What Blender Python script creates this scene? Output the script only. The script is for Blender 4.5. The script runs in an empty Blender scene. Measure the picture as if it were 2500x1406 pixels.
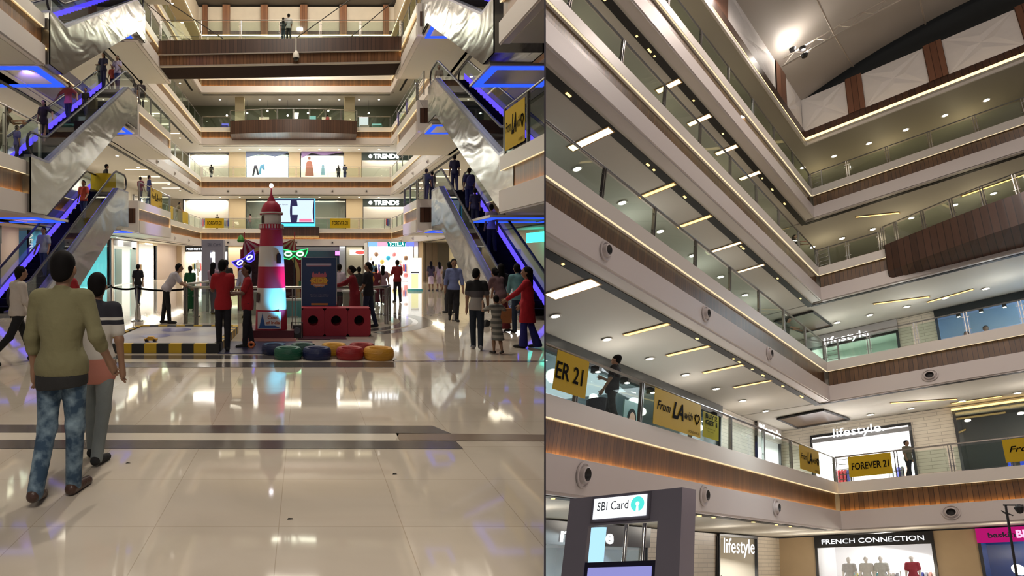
import bpy, bmesh, math, random
import numpy as np
from mathutils import Vector, Matrix
random.seed(7)
SC = bpy.context.scene
COL = SC.collection
PI = math.pi
CAMZ = 1.72

# ---------------------------------------------------------------- materials
MATS = {}
def _nt(name):
    m = bpy.data.materials.new(name); m.use_nodes = True
    nt = m.node_tree; b = nt.nodes['Principled BSDF']
    return m, nt, b
def P(name, col, rough=.5, metal=0., emit=None, es=0., alpha=1., spec=.5, bump=0., bscale=20., vary=0., coat=0.):
    """plain procedural material with optional noise variation and bump"""
    if name in MATS: return MATS[name]
    m, nt, b = _nt(name)
    b.inputs['Base Color'].default_value = (*col, 1)
    b.inputs['Roughness'].default_value = rough
    b.inputs['Metallic'].default_value = metal
    b.inputs['Specular IOR Level'].default_value = spec
    if coat: b.inputs['Coat Weight'].default_value = coat
    if emit: 
        b.inputs['Emission Color'].default_value = (*emit, 1); b.inputs['Emission Strength'].default_value = es
    N = nt.nodes
    if vary or bump:
        tc = N.new('ShaderNodeTexCoord'); nz = N.new('ShaderNodeTexNoise')
        nz.inputs['Scale'].default_value = bscale; nz.inputs['Detail'].default_value = 4
        nt.links.new(tc.outputs['Object'], nz.inputs['Vector'])
        if vary:
            mx = N.new('ShaderNodeMixRGB'); mx.inputs[1].default_value = (*[c*(1-vary) for c in col], 1)
            mx.inputs[2].default_value = (*[min(1, c*(1+vary)) for c in col], 1)
            nt.links.new(nz.outputs['Fac'], mx.inputs[0]); nt.links.new(mx.outputs[0], b.inputs['Base Color'])
        if bump:
            bp = N.new('ShaderNodeBump'); bp.inputs['Strength'].default_value = bump; bp.inputs['Distance'].default_value = .1
            nt.links.new(nz.outputs['Fac'], bp.inputs['Height']); nt.links.new(bp.outputs[0], b.inputs['Normal'])
    MATS[name] = m
    return m
def E(name, col, s):
    if name in MATS: return MATS[name]
    m, nt, b = _nt(name)
    nt.nodes.remove(b); e = nt.nodes.new('ShaderNodeEmission')
    e.inputs[0].default_value = (*col, 1); e.inputs[1].default_value = s
    nt.links.new(e.outputs[0], nt.nodes['Material Output'].inputs[0])
    MATS[name] = m
    return m
def glass(name, tint=(.93, .98, .96), gl=.10, rough=.02):
    if name in MATS: return MATS[name]
    m, nt, b = _nt(name); N = nt.nodes
    N.remove(b); t = N.new('ShaderNodeBsdfTransparent'); g = N.new('ShaderNodeBsdfGlossy'); mx = N.new('ShaderNodeMixShader')
    t.inputs[0].default_value = (*tint, 1); g.inputs['Roughness'].default_value = rough
    mx.inputs[0].default_value = gl*.4
    nt.links.new(t.outputs[0], mx.inputs[1]); nt.links.new(g.outputs[0], mx.inputs[2]); nt.links.new(mx.outputs[0], N['Material Output'].inputs[0])
    MATS[name] = m
    return m
def wood(name, dark, light, scale=1., axis='uv', rough=.35):
    """vertical boards: narrow planks along the run (uses UV x = metres along run)"""
    if name in MATS: return MATS[name]
    m, nt, b = _nt(name); N = nt.nodes; L = nt.links.new
    uv = N.new('ShaderNodeUVMap'); sp = N.new('ShaderNodeSeparateXYZ'); L(uv.outputs[0], sp.inputs[0])
    mu = N.new('ShaderNodeMath'); mu.operation = 'MULTIPLY'; mu.inputs[1].default_value = 7*scale; L(sp.outputs[0], mu.inputs[0])
    fl = N.new('ShaderNodeMath'); fl.operation = 'FLOOR'; L(mu.outputs[0], fl.inputs[0])
    wn = N.new('ShaderNodeTexWhiteNoise'); wn.noise_dimensions = '1D'; L(fl.outputs[0], wn.inputs['W'])
    fr = N.new('ShaderNodeMath'); fr.operation = 'FRACT'; L(mu.outputs[0], fr.inputs[0])
    gp = N.new('ShaderNodeMath'); gp.operation = 'LESS_THAN'; gp.inputs[1].default_value = .1; L(fr.outputs[0], gp.inputs[0])
    mp = N.new('ShaderNodeMapping'); mp.inputs['Scale'].default_value = (30*scale, 1.5, 1); L(uv.outputs[0], mp.inputs[0])
    nz = N.new('ShaderNodeTexNoise'); nz.inputs['Scale'].default_value = 1.; nz.inputs['Detail'].default_value = 5; L(mp.outputs[0], nz.inputs['Vector'])
    av = N.new('ShaderNodeMath'); av.operation = 'MULTIPLY_ADD'; av.inputs[1].default_value = .55; L(wn.outputs[0], av.inputs[0])
    hv = N.new('ShaderNodeMath'); hv.operation = 'MULTIPLY'; hv.inputs[1].default_value = .5; L(nz.outputs['Fac'], hv.inputs[0]); L(hv.outputs[0], av.inputs[2])
    mx = N.new('ShaderNodeMixRGB'); mx.inputs[1].default_value = (*dark, 1); mx.inputs[2].default_value = (*light, 1); L(av.outputs[0], mx.inputs[0])
    m2 = N.new('ShaderNodeMixRGB'); m2.inputs[2].default_value = (*[c*.35 for c in dark], 1); L(gp.outputs[0], m2.inputs[0]); L(mx.outputs[0], m2.inputs[1])
    L(m2.outputs[0], b.inputs['Base Color']); b.inputs['Roughness'].default_value = rough
    MATS[name] = m
    return m
def marble(name):
    if name in MATS: return MATS[name]
    m, nt, b = _nt(name); N = nt.nodes; L = nt.links.new
    tc = N.new('ShaderNodeTexCoord')
    nz = N.new('ShaderNodeTexNoise'); nz.inputs['Scale'].default_value = .7; nz.inputs['Detail'].default_value = 8; nz.inputs['Distortion'].default_value = 1.6
    L(tc.outputs['Object'], nz.inputs['Vector'])
    cr = N.new('ShaderNodeValToRGB'); e = cr.color_ramp.elements
    e[0].position = .3; e[0].color = (.56, .495, .41, 1); e[1].position = .75; e[1].color = (.66, .59, .50, 1)
    L(nz.outputs['Fac'], cr.inputs[0])
    br = N.new('ShaderNodeTexBrick'); br.offset = 0.; br.inputs['Scale'].default_value = 1.
    br.inputs['Brick Width'].default_value = .8; br.inputs['Row Height'].default_value = .8; br.inputs['Mortar Size'].default_value = .0035
    br.inputs['Mortar Smooth'].default_value = .3; br.inputs['Color1'].default_value = (1, 1, 1, 1); br.inputs['Color2'].default_value = (.93, .93, .93, 1); br.inputs['Mortar'].default_value = (.74, .71, .67, 1)
    mp = N.new('ShaderNodeMapping'); mp.inputs['Location'].default_value = (.17, .3, 0); L(tc.outputs['Object'], mp.inputs[0]); L(mp.outputs[0], br.inputs['Vector'])
    mx = N.new('ShaderNodeMixRGB'); mx.blend_type = 'MULTIPLY'; mx.inputs[0].default_value = 1; L(cr.outputs[0], mx.inputs[1]); L(br.outputs[0], mx.inputs[2])
    L(mx.outputs[0], b.inputs['Base Color']); b.inputs['Roughness'].default_value = .05; b.inputs['Specular IOR Level'].default_value = .5
    n2 = N.new('ShaderNodeTexNoise'); n2.inputs['Scale'].default_value = 1.3; n2.inputs['Detail'].default_value = 2; L(tc.outputs['Object'], n2.inputs['Vector'])
    bp = N.new('ShaderNodeBump'); bp.inputs['Strength'].default_value = .02; bp.inputs['Distance'].default_value = .04; L(n2.outputs['Fac'], bp.inputs['Height']); L(bp.outputs[0], b.inputs['Normal'])
    MATS[name] = m
    return m
def bands(name, stops, rough=.8, rep=None):
    """horizontal colour bands by object height: stops [(z, colour)...]; or rep=(period, colA, colB)"""
    if name in MATS: return MATS[name]
    m, nt, b = _nt(name); N = nt.nodes; L = nt.links.new
    tc = N.new('ShaderNodeTexCoord'); sp = N.new('ShaderNodeSeparateXYZ'); L(tc.outputs['Object'], sp.inputs[0])
    cr = N.new('ShaderNodeValToRGB'); cr.color_ramp.interpolation = 'CONSTANT'
    if rep:
        d = N.new('ShaderNodeMath'); d.operation = 'DIVIDE'; d.inputs[1].default_value = rep[0]; L(sp.outputs[2], d.inputs[0])
        f = N.new('ShaderNodeMath'); f.operation = 'FRACT'; L(d.outputs[0], f.inputs[0]); L(f.outputs[0], cr.inputs[0])
        stops = [(0, rep[1]), (.5, rep[2])]; k = 1.
    else:
        k = 2.; d = N.new('ShaderNodeMath'); d.operation = 'DIVIDE'; d.inputs[1].default_value = k; L(sp.outputs[2], d.inputs[0]); L(d.outputs[0], cr.inputs[0])
    e = cr.color_ramp.elements
    while len(e) > 1: e.remove(e[0])
    e[0].position = stops[0][0]/k; e[0].color = (*stops[0][1], 1)
    for z, c in stops[1:]:
        q = e.new(z/k); q.color = (*c, 1)
    L(cr.outputs[0], b.inputs['Base Color']); b.inputs['Roughness'].default_value = rough
    MATS[name] = m
    return m
def speckle(name, a, c, scale, rough=.8, lo=.42, hi=.6):
    if name in MATS: return MATS[name]
    m, nt, b = _nt(name); N = nt.nodes; L = nt.links.new
    tc = N.new('ShaderNodeTexCoord'); nz = N.new('ShaderNodeTexNoise'); nz.inputs['Scale'].default_value = scale; nz.inputs['Detail'].default_value = 6
    L(tc.outputs['Object'], nz.inputs['Vector']); cr = N.new('ShaderNodeValToRGB'); e = cr.color_ramp.elements
    e[0].position = lo; e[0].color = (*a, 1); e[1].position = hi; e[1].color = (*c, 1)
    L(nz.outputs['Fac'], cr.inputs[0]); L(cr.outputs[0], b.inputs['Base Color']); b.inputs['Roughness'].default_value = rough
    MATS[name] = m
    return m
def tiles(name, c1, c2, mort, w, h, rough=.4):
    if name in MATS: return MATS[name]
    m, nt, b = _nt(name); N = nt.nodes; L = nt.links.new
    uv = N.new('ShaderNodeUVMap'); br = N.new('ShaderNodeTexBrick'); L(uv.outputs[0], br.inputs['Vector'])
    br.inputs['Scale'].default_value = 1; br.inputs['Brick Width'].default_value = w; br.inputs['Row Height'].default_value = h; br.inputs['Mortar Size'].default_value = .012
    br.inputs['Color1'].default_value = (*c1, 1); br.inputs['Color2'].default_value = (*c2, 1); br.inputs['Mortar'].default_value = (*mort, 1)
    L(br.outputs[0], b.inputs['Base Color']); b.inputs['Roughness'].default_value = rough
    MATS[name] = m
    return m

WHITE = P('white_fascia', (.60, .55, .52), .45)
STRIPW = P('white_edge', (.66, .62, .56), .4)
CEIL = P('ceiling_paint', (.56, .53, .47), .7)
LEDW = E('led_amber', (1., .62, .22), 26.)
LEDT = E('led_pale', (1., .80, .48), 1.1)
GOLD = E('gold_light', (1., .66, .22), 2.6)
LAMP = E('lamp_disc', (1., .93, .78), 26.)
WOOD = wood('wood_slats', (.05, .022, .008), (.17, .088, .034))
WOODD = wood('wood_dark', (.035, .015, .009), (.09, .042, .026), .6)
CHROME = P('chrome', (.62, .62, .60), .16, 1.)
STEEL = P('steel_rail', (.30, .29, .27), .3, .9)
BLACK = P('black_slot', (.008, .007, .007), .6)
GLS = glass('railing_glass', (.88, .94, .91), .12)
GLSC = glass('shop_glass', (.90, .95, .97), .2)
MARB = marble('floor_marble')
FLTOP = P('upper_floor', (.45, .40, .34), .3)
BEIGE = P('beige_pillar', (.60, .48, .32), .5)
SHOPW = P('shop_white', (.85, .85, .86), .6)
DARKP = P('dark_panel', (.03, .032, .038), .35)
BRICK = tiles('white_brick', (.66, .60, .50), (.60, .54, .45), (.40, .36, .30), .9, .16)
YEL = P('banner_yellow', (.46, .31, .008), .6, spec=.2)
INK = P('ink_black', (.006, .005, .005), .85, spec=.05)

# ---------------------------------------------------------------- transforms
PPX, PPY, FPX = 745., 635., 1400.
def _ray(x, y): return np.array([x-PPX, FPX, PPY-y])/FPX
def _un(v): return v/np.linalg.norm(v)
RM = np.array([_un(_ray(2690, 1375)), -_un(_ray(-880, 1453)), _un(_ray(1790, -2150))]).T   # axes of the second hall
def TL(p): return np.asarray(p, float)
def TR(p): return np.asarray(p, float) @ RM.T + np.array([0, 0, CAMZ])
T = TL          # current transform; switched once for the second hall
KX = (1330.5-PPX)/FPX        # partition plane x = KX*y

# ---------------------------------------------------------------- mesh builder
class MB:
    def __init__(s): s.v = []; s.f = []; s.uv = []; s.mi = []; s.cur = 0
    def mat(s, i): s.cur = i; return s
    def face(s, pts, uv=None):
        n = len(s.v); s.v += [tuple(p) for p in pts]; s.f.append(tuple(range(n, n+len(pts)))); s.mi.append(s.cur)
        s.uv.append(uv if uv else [(0, 0)]*len(pts))
    def quad(s, a, b, c, d, lu=None, lv=None):
        a, b, c, d = map(np.asarray, (a, b, c, d))
        lu = np.linalg.norm(b-a) if lu is None else lu; lv = np.linalg.norm(d-a) if lv is None else lv
        s.face([a, b, c, d], [(0, 0), (lu, 0), (lu, lv), (0, lv)])
    def box(s, x0, x1, y0, y1, z0, z1):
        for (a, b, c, d) in (((x0, y0, z0), (x1, y0, z0), (x1, y0, z1), (x0, y0, z1)), ((x1, y1, z0), (x0, y1, z0), (x0, y1, z1), (x1, y1, z1)),
                             ((x0, y1, z0), (x0, y0, z0), (x0, y0, z1), (x0, y1, z1)), ((x1, y0, z0), (x1, y1, z0), (x1, y1, z1), (x1, y0, z1)),
                             ((x0, y0, z1), (x1, y0, z1), (x1, y1, z1), (x0, y1, z1)), ((x0, y1, z0), (x1, y1, z0), (x1, y0, z0), (x0, y0, z0))):
            s.quad(a, b, c, d)
        return s
    def obox(s, o, u, v, w):
        """box from corner o with edge vectors u,v,w"""
        o, u, v, w = (np.asarray(q, float) for q in (o, u, v, w))
        for a, e, f in ((o, u, w), (o+v, u, w), (o, v, w), (o+u, v, w), (o, u, v), (o+w, u, v)): s.quad(a, a+e, a+e+f, a+f)
        return s
    def prism(s, poly, ax, lo, hi):
        """poly of 2D points extruded along axis ax (0,1,2)"""
        def mk(p, t):
            q = list(p); q.insert(ax, t); return q
        n = len(poly); s.face([mk(p, lo) for p in poly]); s.face([mk(p, hi) for p in poly][::-1])
        L = 0
        for i in range(n):
            a, b = poly[i], poly[(i+1) % n]; s.quad(mk(a, lo), mk(a, hi), mk(b, hi), mk(b, lo))
        return s
    def tube(s, pts, r, n=8, caps=True):
        pts = [np.asarray(p, float) for p in pts]; rs = r if isinstance(r, (list, tuple)) else [r]*len(pts)
        rings = []; up = None
        for i, p in enumerate(pts):
            d = pts[min(i+1, len(pts)-1)]-pts[max(i-1, 0)]; d = d/(np.linalg.norm(d)+1e-9)
            if up is None: up = np.array([0, 0, 1.]) if abs(d[2]) < .9 else np.array([1., 0, 0])
            a = np.cross(d, up); a /= np.linalg.norm(a)+1e-9; b = np.cross(a, d); up = b
            rings.append([p+rs[i]*(math.cos(t)*a+math.sin(t)*b) for t in [2*PI*k/n for k in range(n)]])
        base = len(s.v)
        for rg in rings: s.v += [tuple(q) for q in rg]
        for i in range(len(rings)-1):
            for k in range(n):
                k2 = (k+1) % n; s.f.append((base+i*n+k, base+i*n+k2, base+(i+1)*n+k2, base+(i+1)*n+k)); s.mi.append(s.cur); s.uv.append([(0, 0)]*4)
        if caps:
            s.f.append(tuple(base+k for k in range(n))[::-1]); s.f.append(tuple(base+(len(rings)-1)*n+k for k in range(n))); s.mi += [s.cur]*2; s.uv += [[(0, 0)]*n]*2
        return s
    def lathe(s, prof, c=(0, 0, 0), n=24, ax=2, a0=0., a1=2*PI):
        """prof [(r,h)] revolved round axis ax through c"""
        c = np.asarray(c, float); base = len(s.v); full = abs(a1-a0-2*PI) < 1e-6; m = n if full else n+1
        for r, h in prof:
            for k in range(m):
                t = a0+(a1-a0)*k/n; q = [r*math.cos(t), r*math.sin(t)]; q.insert(ax, h); s.v.append(tuple(c+np.array(q)))
        for i in range(len(prof)-1):
            for k in range(n):
                k2 = (k+1) % m; s.f.append((base+i*m+k, base+i*m+k2, base+(i+1)*m+k2, base+(i+1)*m+k)); s.mi.append(s.cur); s.uv.append([(0, 0)]*4)
        return s
    def mesh(s, V, F):
        base = len(s.v); s.v += [tuple(p) for p in V]
        for f in F: s.f.append(tuple(base+i for i in f)); s.mi.append(s.cur); s.uv.append([(0, 0)]*len(f))
        return s
    def build(s, name, mats, parent=None, clip=False, smooth=False, world=False, loc=None):
        if not s.f: return None
        W = np.array(s.v) if world else T(np.array(s.v))
        if parent is not None: org = np.array(parent['_o'])
        elif loc is not None: org = np.asarray(loc, float)
        else: org = np.zeros(3)
        me = bpy.data.meshes.new(name); me.from_pydata([tuple(p) for p in (W-org)], [], s.f)
        if not isinstance(mats, (list, tuple)): mats = [mats]
        for m in mats: me.materials.append(m)
        uvl = me.uv_layers.new(name='UVMap'); flat = []
        for u in s.uv:
            for q in u: flat += [q[0], q[1]]
        uvl.data.foreach_set('uv', flat)
        me.polygons.foreach_set('material_index', s.mi)
        bm = bmesh.new(); bm.from_mesh(me)
        if clip:
            side = 1 if T is TL else -1      # left hall keeps x < KX*y
            g = list(bm.verts)+list(bm.edges)+list(bm.faces)
            bmesh.ops.bisect_plane(bm, geom=g, plane_co=(Vector((KX*10, 10, 0))+Vector((-side*.008, 0, 0)))-Vector(org), plane_no=Vector((1, -KX, 0)).normalized()*side, clear_outer=True)
        bmesh.ops.remove_doubles(bm, verts=bm.verts, dist=1e-5)
        bmesh.ops.recalc_face_normals(bm, faces=bm.faces)
        bm.to_mesh(me); bm.free()
        if smooth:
            me.polygons.foreach_set('use_smooth', [True]*len(me.polygons))
            try: me.set_sharp_from_angle(angle=math.radians(40))
            except Exception: pass
        o = bpy.data.objects.new(name, me); COL.objects.link(o)
        if parent is not None: o.parent = parent; o['_o'] = tuple(org)
        else: o.location = org; o['_o'] = tuple(org)
        return o
def thing(name, label, cat, at, group=None):
    w = T(np.array([at], float))[0]
    o = bpy.data.objects.new(name, None); COL.objects.link(o); o.location = w; o['_o'] = tuple(w); o.empty_display_size = .2
    o['label'] = label; o['category'] = cat
    if group: o['group'] = group
    return o
def sub(o): return o
def tag(o, label, cat, group=None, kind=None):
    if o is None: return None
    if label: o['label'] = label
    if cat: o['category'] = cat
    if group: o['group'] = group
    if kind: o['kind'] = kind
    return o
def struct(o):
    if o is not None: o['kind'] = 'structure'
    return o
def solo(name, mb, mats, label, cat, at, group=None, clip=False, smooth=False):
    """a thing that is one mesh, origin at its base"""
    w = T(np.array([at], float))[0]
    return tag(mb.build(name, mats, None, clip, smooth, loc=w), label, cat, group)
def copy_to(root, at, label=None, group=None):
    w = T(np.array([at], float))[0]
    r = root.copy(); COL.objects.link(r); r.location = w; r['_o'] = tuple(w)
    if label: r['label'] = label
    if group: r['group'] = group
    for ch in [c for c in root.children]:
        c = ch.copy(); COL.objects.link(c); c.parent = r
        for g in [q for q in ch.children]:
            d = g.copy(); COL.objects.link(d); d.parent = c
    return r
# ---------------------------------------------------------------- lettering
_tc = {}
def text2d(s, shear=0., bold=0.):
    k = (s, shear, bold)
    if k not in _tc:
        cu = bpy.data.curves.new('t', 'FONT'); cu.body = s; cu.size = 1; cu.shear = shear; cu.offset = bold; cu.fill_mode = 'FRONT'; cu.resolution_u = 3
        o = bpy.data.objects.new('t', cu); me = bpy.data.meshes.new_from_object(o)
        v = np.array([tuple(q.co) for q in me.vertices]); f = [tuple(p.vertices) for p in me.polygons]
        bpy.data.meshes.remove(me); bpy.data.objects.remove(o); bpy.data.curves.remove(cu)
        mn, mx = v[:, :2].min(0), v[:, :2].max(0)
        _tc[k] = ((v[:, :2]-mn), mx-mn, f)
    return _tc[k]
def put_text(mb, s, o, u, v, w=None, h=None, shear=0., bold=0.):
    """lettering flat on the plane o + u*x + v*y, fitted in width w and height h (metres)"""
    V, sz, F = text2d(s, shear, bold)
    sx = (w/sz[0]) if w else h/sz[1]; sy = (h/sz[1]) if h else sx
    o, u, v = (np.asarray(q, float) for q in (o, u, v))
    mb.mesh([o+u*p[0]*sx+v*p[1]*sy for p in V], F)
    return mb
# ---------------------------------------------------------------- organic bodies (distance fields -> one surface)
def _caps(Pn, a, b, r1, r2):
    ab = b-a; L2 = max(float(ab@ab), 1e-9)
    t = np.clip(((Pn-a)@ab)/L2, 0, 1)
    return np.linalg.norm(Pn-a-t[..., None]*ab, axis=-1)-(r1+(r2-r1)*t)
def _ell(Pn, c, r, R=None):
    q = Pn-c
    if R is not None: q = q@R
    k0 = np.linalg.norm(q/r, axis=-1); k1 = np.linalg.norm(q/(r*r), axis=-1)
    return k0*(k0-1)/np.maximum(k1, 1e-6)
class SDF:
    def __init__(s): s.p = []; s.cuts = []
    def cap(s, a, b, r1, r2=None, k=.03):
        a = np.asarray(a, float); b = np.asarray(b, float); r2 = r1 if r2 is None else r2; m = max(r1, r2)
        s.p.append((lambda Q: _caps(Q, a, b, r1, r2), np.minimum(a, b)-m, np.maximum(a, b)+m, k)); return s
    def ell(s, c, r, k=.03, R=None):
        c = np.asarray(c, float); r = np.asarray(r, float); m = r.max()
        s.p.append((lambda Q: _ell(Q, c, r, R), c-m, c+m, k)); return s
    def cut(s, p, n):
        """keep the side where (x-p).n < 0"""
        s.cuts.append((np.asarray(p, float), np.asarray(n, float)/np.linalg.norm(n))); return s
    def mesh(s, h):
        lo = np.min([p[1] for p in s.p], 0)-3*h; hi = np.max([p[2] for p in s.p], 0)+3*h
        n = np.ceil((hi-lo)/h).astype(int)+1
        F = np.full(n, .3, np.float32)
        ax = [lo[i]+h*np.arange(n[i]) for i in range(3)]
        for fn, a, b, k in s.p:
            i0 = np.maximum(((a-k-2*h-lo)/h).astype(int), 0); i1 = np.minimum(((b+k+2*h-lo)/h).astype(int)+2, n)
            sl = tuple(slice(i0[j], i1[j]) for j in range(3))
            G = np.stack(np.meshgrid(*[ax[j][sl[j]] for j in range(3)], indexing='ij'), -1)
            d = fn(G); f = F[sl]
            if k > 0:
                hh = np.clip(.5+.5*(f-d)/k, 0, 1); F[sl] = f*(1-hh)+d*hh-k*hh*(1-hh)
            else: F[sl] = np.minimum(f, d)
        if s.cuts:
            G = np.stack(np.meshgrid(*ax, indexing='ij'), -1)
            for p, nn in s.cuts: F = np.maximum(F, (G-p)@nn)
        return snet(F, lo, h)
def snet(F, lo, h):
    I = F < 0
    c = [I[a:I.shape[0]-1+a, b:I.shape[1]-1+b, d:I.shape[2]-1+d] for a in (0, 1) for b in (0, 1) for d in (0, 1)]
    S = sum(x.astype(np.int8) for x in c); act = (S > 0) & (S < 8)
    idx = -np.ones(act.shape, int); cells = np.argwhere(act)
    if len(cells) == 0: return np.zeros((0, 3)), []
    idx[act] = np.arange(len(cells))
    acc = np.zeros((len(cells), 3)); cnt = np.zeros(len(cells))
    cor = [(a, b, d) for a in (0, 1) for b in (0, 1) for d in (0, 1)]
    for i in range(8):
        for j in range(i+1, 8):
            A, B = np.array(cor[i]), np.array(cor[j])
            if abs(A-B).sum() != 1: continue
            fa = F[tuple((cells+A).T)]; fb = F[tuple((cells+B).T)]
            m = (fa < 0) != (fb < 0); t = fa[m]/(fa[m]-fb[m])
            acc[m] += A+t[:, None]*(B-A); cnt[m] += 1
    V = lo+h*(cells+acc/cnt[:, None])
    faces = []
    for ax in range(3):
        o1, o2 = [(1, 2), (2, 0), (0, 1)][ax]
        sl0 = [slice(None)]*3; sl1 = [slice(None)]*3; sl0[ax] = slice(0, -1); sl1[ax] = slice(1, None)
        a, b = I[tuple(sl0)], I[tuple(sl1)]
        E = np.argwhere(a != b); E = E[(E[:, o1] > 0) & (E[:, o2] > 0)]
        if len(E) == 0: continue
        d1 = np.zeros(3, int); d1[o1] = 1; d2 = np.zeros(3, int); d2[o2] = 1
        ok = (E[:, 0] < idx.shape[0]) & (E[:, 1] < idx.shape[1]) & (E[:, 2] < idx.shape[2]); E = E[ok]
        q = [idx[tuple((E-d).T)] for d in (0*d1, d1, d1+d2, d2)]
        fl = a[tuple(E.T)]
        Q = np.stack(q, 1); Q[~fl] = Q[~fl][:, ::-1]
        Q = Q[(Q >= 0).all(1)]; faces += [tuple(r) for r in Q.tolist()]
    return V, faces

SKIN = P('skin', (.30, .165, .10), .5); SKIND = P('skin_dark', (.16, .08, .05), .5); HAIR = P('hair_black', (.006, .005, .005), .75, spec=.15)
SHOE = P('shoe_black', (.015, .013, .013), .4)
def rot(v, yaw):
    c, s_ = math.cos(yaw), math.sin(yaw); v = np.asarray(v, float)
    return np.stack([v[..., 0]*c-v[..., 1]*s_, v[..., 0]*s_+v[..., 1]*c, v[..., 2]], -1)
def cloth(c, rough=.85): 
    return P('cloth_%02d_%02d_%02d' % tuple(int(x*99) for x in c), c, rough, vary=.12, bscale=9, bump=.25)
def person(label, at, yaw=0, h=1.72, res=.016, legs=((8, 6), (-8, 10)), arms=((5, 8, 12), (-5, 8, 12)), lean=0, head=(0, 0),
           top=(.5, .5, .5), sleeve='short', bottom=(.02, .02, .03), bott='trousers', hair='short', shoes=(.015, .013, .013), skin=None,
           hem=None, coat=None, topmat=None, botmat=None, name='person', fingers=False, cat='person', w=1., group=None, hairm=None, face=True, hemz=None, shoez=True):
    """legs ((thigh_fwd, knee_bend)L,R) degrees; arms ((fwd, out, elbow)L,R); yaw 0 faces +y; at = point between the feet"""
    s = h/1.75; skin = skin or SKIN; w = w*.9
    rd = math.radians
    L = {}
    # legs from hips, then drop so that the lower foot is on the ground
    hip = np.array([0, 0, .93])
    for sd, (tf, kb) in zip((-1, 1), legs):
        a = rd(tf); H = hip+np.array([sd*.088*w, 0, -.03]); K = H+.43*np.array([0, math.sin(a), -math.cos(a)])
        b = rd(tf-kb); A = K+.42*np.array([-sd*.03, math.sin(b), -math.cos(b)])
        L[sd] = (H, K, A, b)
    dz = min(L[-1][2][2], L[1][2][2])-.075
    off = np.array([0, 0, -dz])
    for sd in L: H, K, A, b = L[sd]; L[sd] = (H+off, K+off, A+off, b)
    hip = hip+off
    ln = rd(lean); U = np.array([0, math.sin(ln), math.cos(ln)]); Fw = np.array([0, math.cos(ln), -math.sin(ln)]); X = np.array([1., 0, 0])
    def up(x, y, z): return hip+X*x+Fw*y+U*z
    chest = up(0, 0, .38); neck = up(0, .0, .53); hd = up(0, .02, .55)+np.array([0, math.sin(rd(lean*.4+head[0]))*.13, math.cos(rd(lean*.4+head[0]))*.13])
    AR = {}
    for sd, (fw, out, el) in zip((-1, 1), arms):
        S = up(sd*.175*w, 0, .47); f, o = rd(fw), rd(out)
        d = Fw*math.sin(f)*math.cos(o)+X*sd*math.sin(o)-(np.array([0, 0, 1.]))*math.cos(f)*math.cos(o); d = _un(d)
        El = S+.29*d; f2 = rd(fw+el); d2 = _un(Fw*math.sin(f2)*math.cos(o*.3)+X*sd*math.sin(o*.3)*(1 if el < 60 else -1.2)-np.array([0, 0, 1.])*math.cos(f2)*math.cos(o*.3))
        AR[sd] = (S, El, El+.255*d2, d2)
    yw = rd(yaw)
    def fin(V): return rot(V*s, yw)+np.array(at, float)
    def emit(sd, nm, mat, par, hres=None):
        V, F = sd.mesh((hres or res)/s)
        if len(F) == 0: return None
        m = MB(); m.mesh(fin(V), F); return m.build(nm, mat, par, smooth=True)
    root = thing(name, label, cat, at, group)
    B = SDF(); tk = .035
    hp = hip
    B.ell(up(0, 0, .0), (.155*w, .11*w, .12)); B.cap(up(0, 0, .05), up(0, .0, .22), .115*w, .12*w, .05); B.ell(up(0, 0, .33), (.16*w, .105*w, .17), .05)
    B.cap(up(-.13*w, 0, .46), up(.13*w, 0, .46), .062, .062, .05); B.cap(up(0, -.01, .46), hd-np.array([0, 0, .05]), .052, .048, .03)
    hy = rd(head[1]); hf = np.array([math.sin(-hy), math.cos(hy), 0]); hs = np.array([math.cos(hy), math.sin(hy), 0])
    B.ell(hd+np.array([0, 0, .02]), (.074, .092, .104), .02); B.ell(hd+hf*.035-np.array([0, 0, .045]), (.052, .05, .06), .03)
    B.ell(hd+hf*.098-np.array([0, 0, .012]), (.014, .018, .022), .012)
    for q in (-1, 1): B.ell(hd+hs*q*.08-np.array([0, 0, .005]), (.012, .02, .03), .008)
    for sd in (-1, 1):
        H, K, A, b = L[sd]
        B.cap(H, K, .083*w, .055, .04); B.cap(K, K+(A-K)*.45, .055, .052, .03); B.cap(K+(A-K)*.4, A, .052, .035, .03)
        toe = np.array([sd*.03, .16, -.05]); toe[1] = .16*math.cos(max(0, -b)); toe[2] = -.045-.16*math.sin(max(0, -b))*.9
        if A[2]+toe[2] < .02: toe[2] = .025-A[2]
        B.cap(A+np.array([0, -.03, -.035]), A+toe, .036, .026, .03)
        S, El, W, d2 = AR[sd]
        B.cap(S, El, .05, .039, .04); B.cap(El, W, .040, .027, .03)
        # hand: palm and five digits
        side = np.cross(d2, Fw); side = _un(side) if np.linalg.norm(side) > .1 else X
        pn = _un(np.cross(side, d2)); hl = W+d2*.085
        B.cap(W+d2*.01, hl, .026, .028, .02)
        B.cap(W+d2*.03+pn*.012, hl+pn*.016, .022, .02, .02); B.cap(W+d2*.03-pn*.012, hl-pn*.016, .022, .02, .02)
        if res <= .017 or fingers:
            for q, (o_, l_) in enumerate(((.033, .07), (.012, .085), (-.011, .078), (-.032, .06))):
                b0 = hl+pn*o_; b1 = b0+d2*l_*.5-side*sd*.004; b2 = b1+d2*l_*.38-side*sd*.02*(-1 if sd > 0 else -1)
                B.cap(b0-d2*.015, b1, .0105, .0095, .005); B.cap(b1, b2, .0095, .008, .004)
            th = W+d2*.03+pn*.03; B.cap(th, th+d2*.04+pn*.03, .012, .011, .01); B.cap(th+d2*.04+pn*.03, th+d2*.075+pn*.034, .011, .009, .004)
    body = emit(B, 'body', skin, root)
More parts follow.
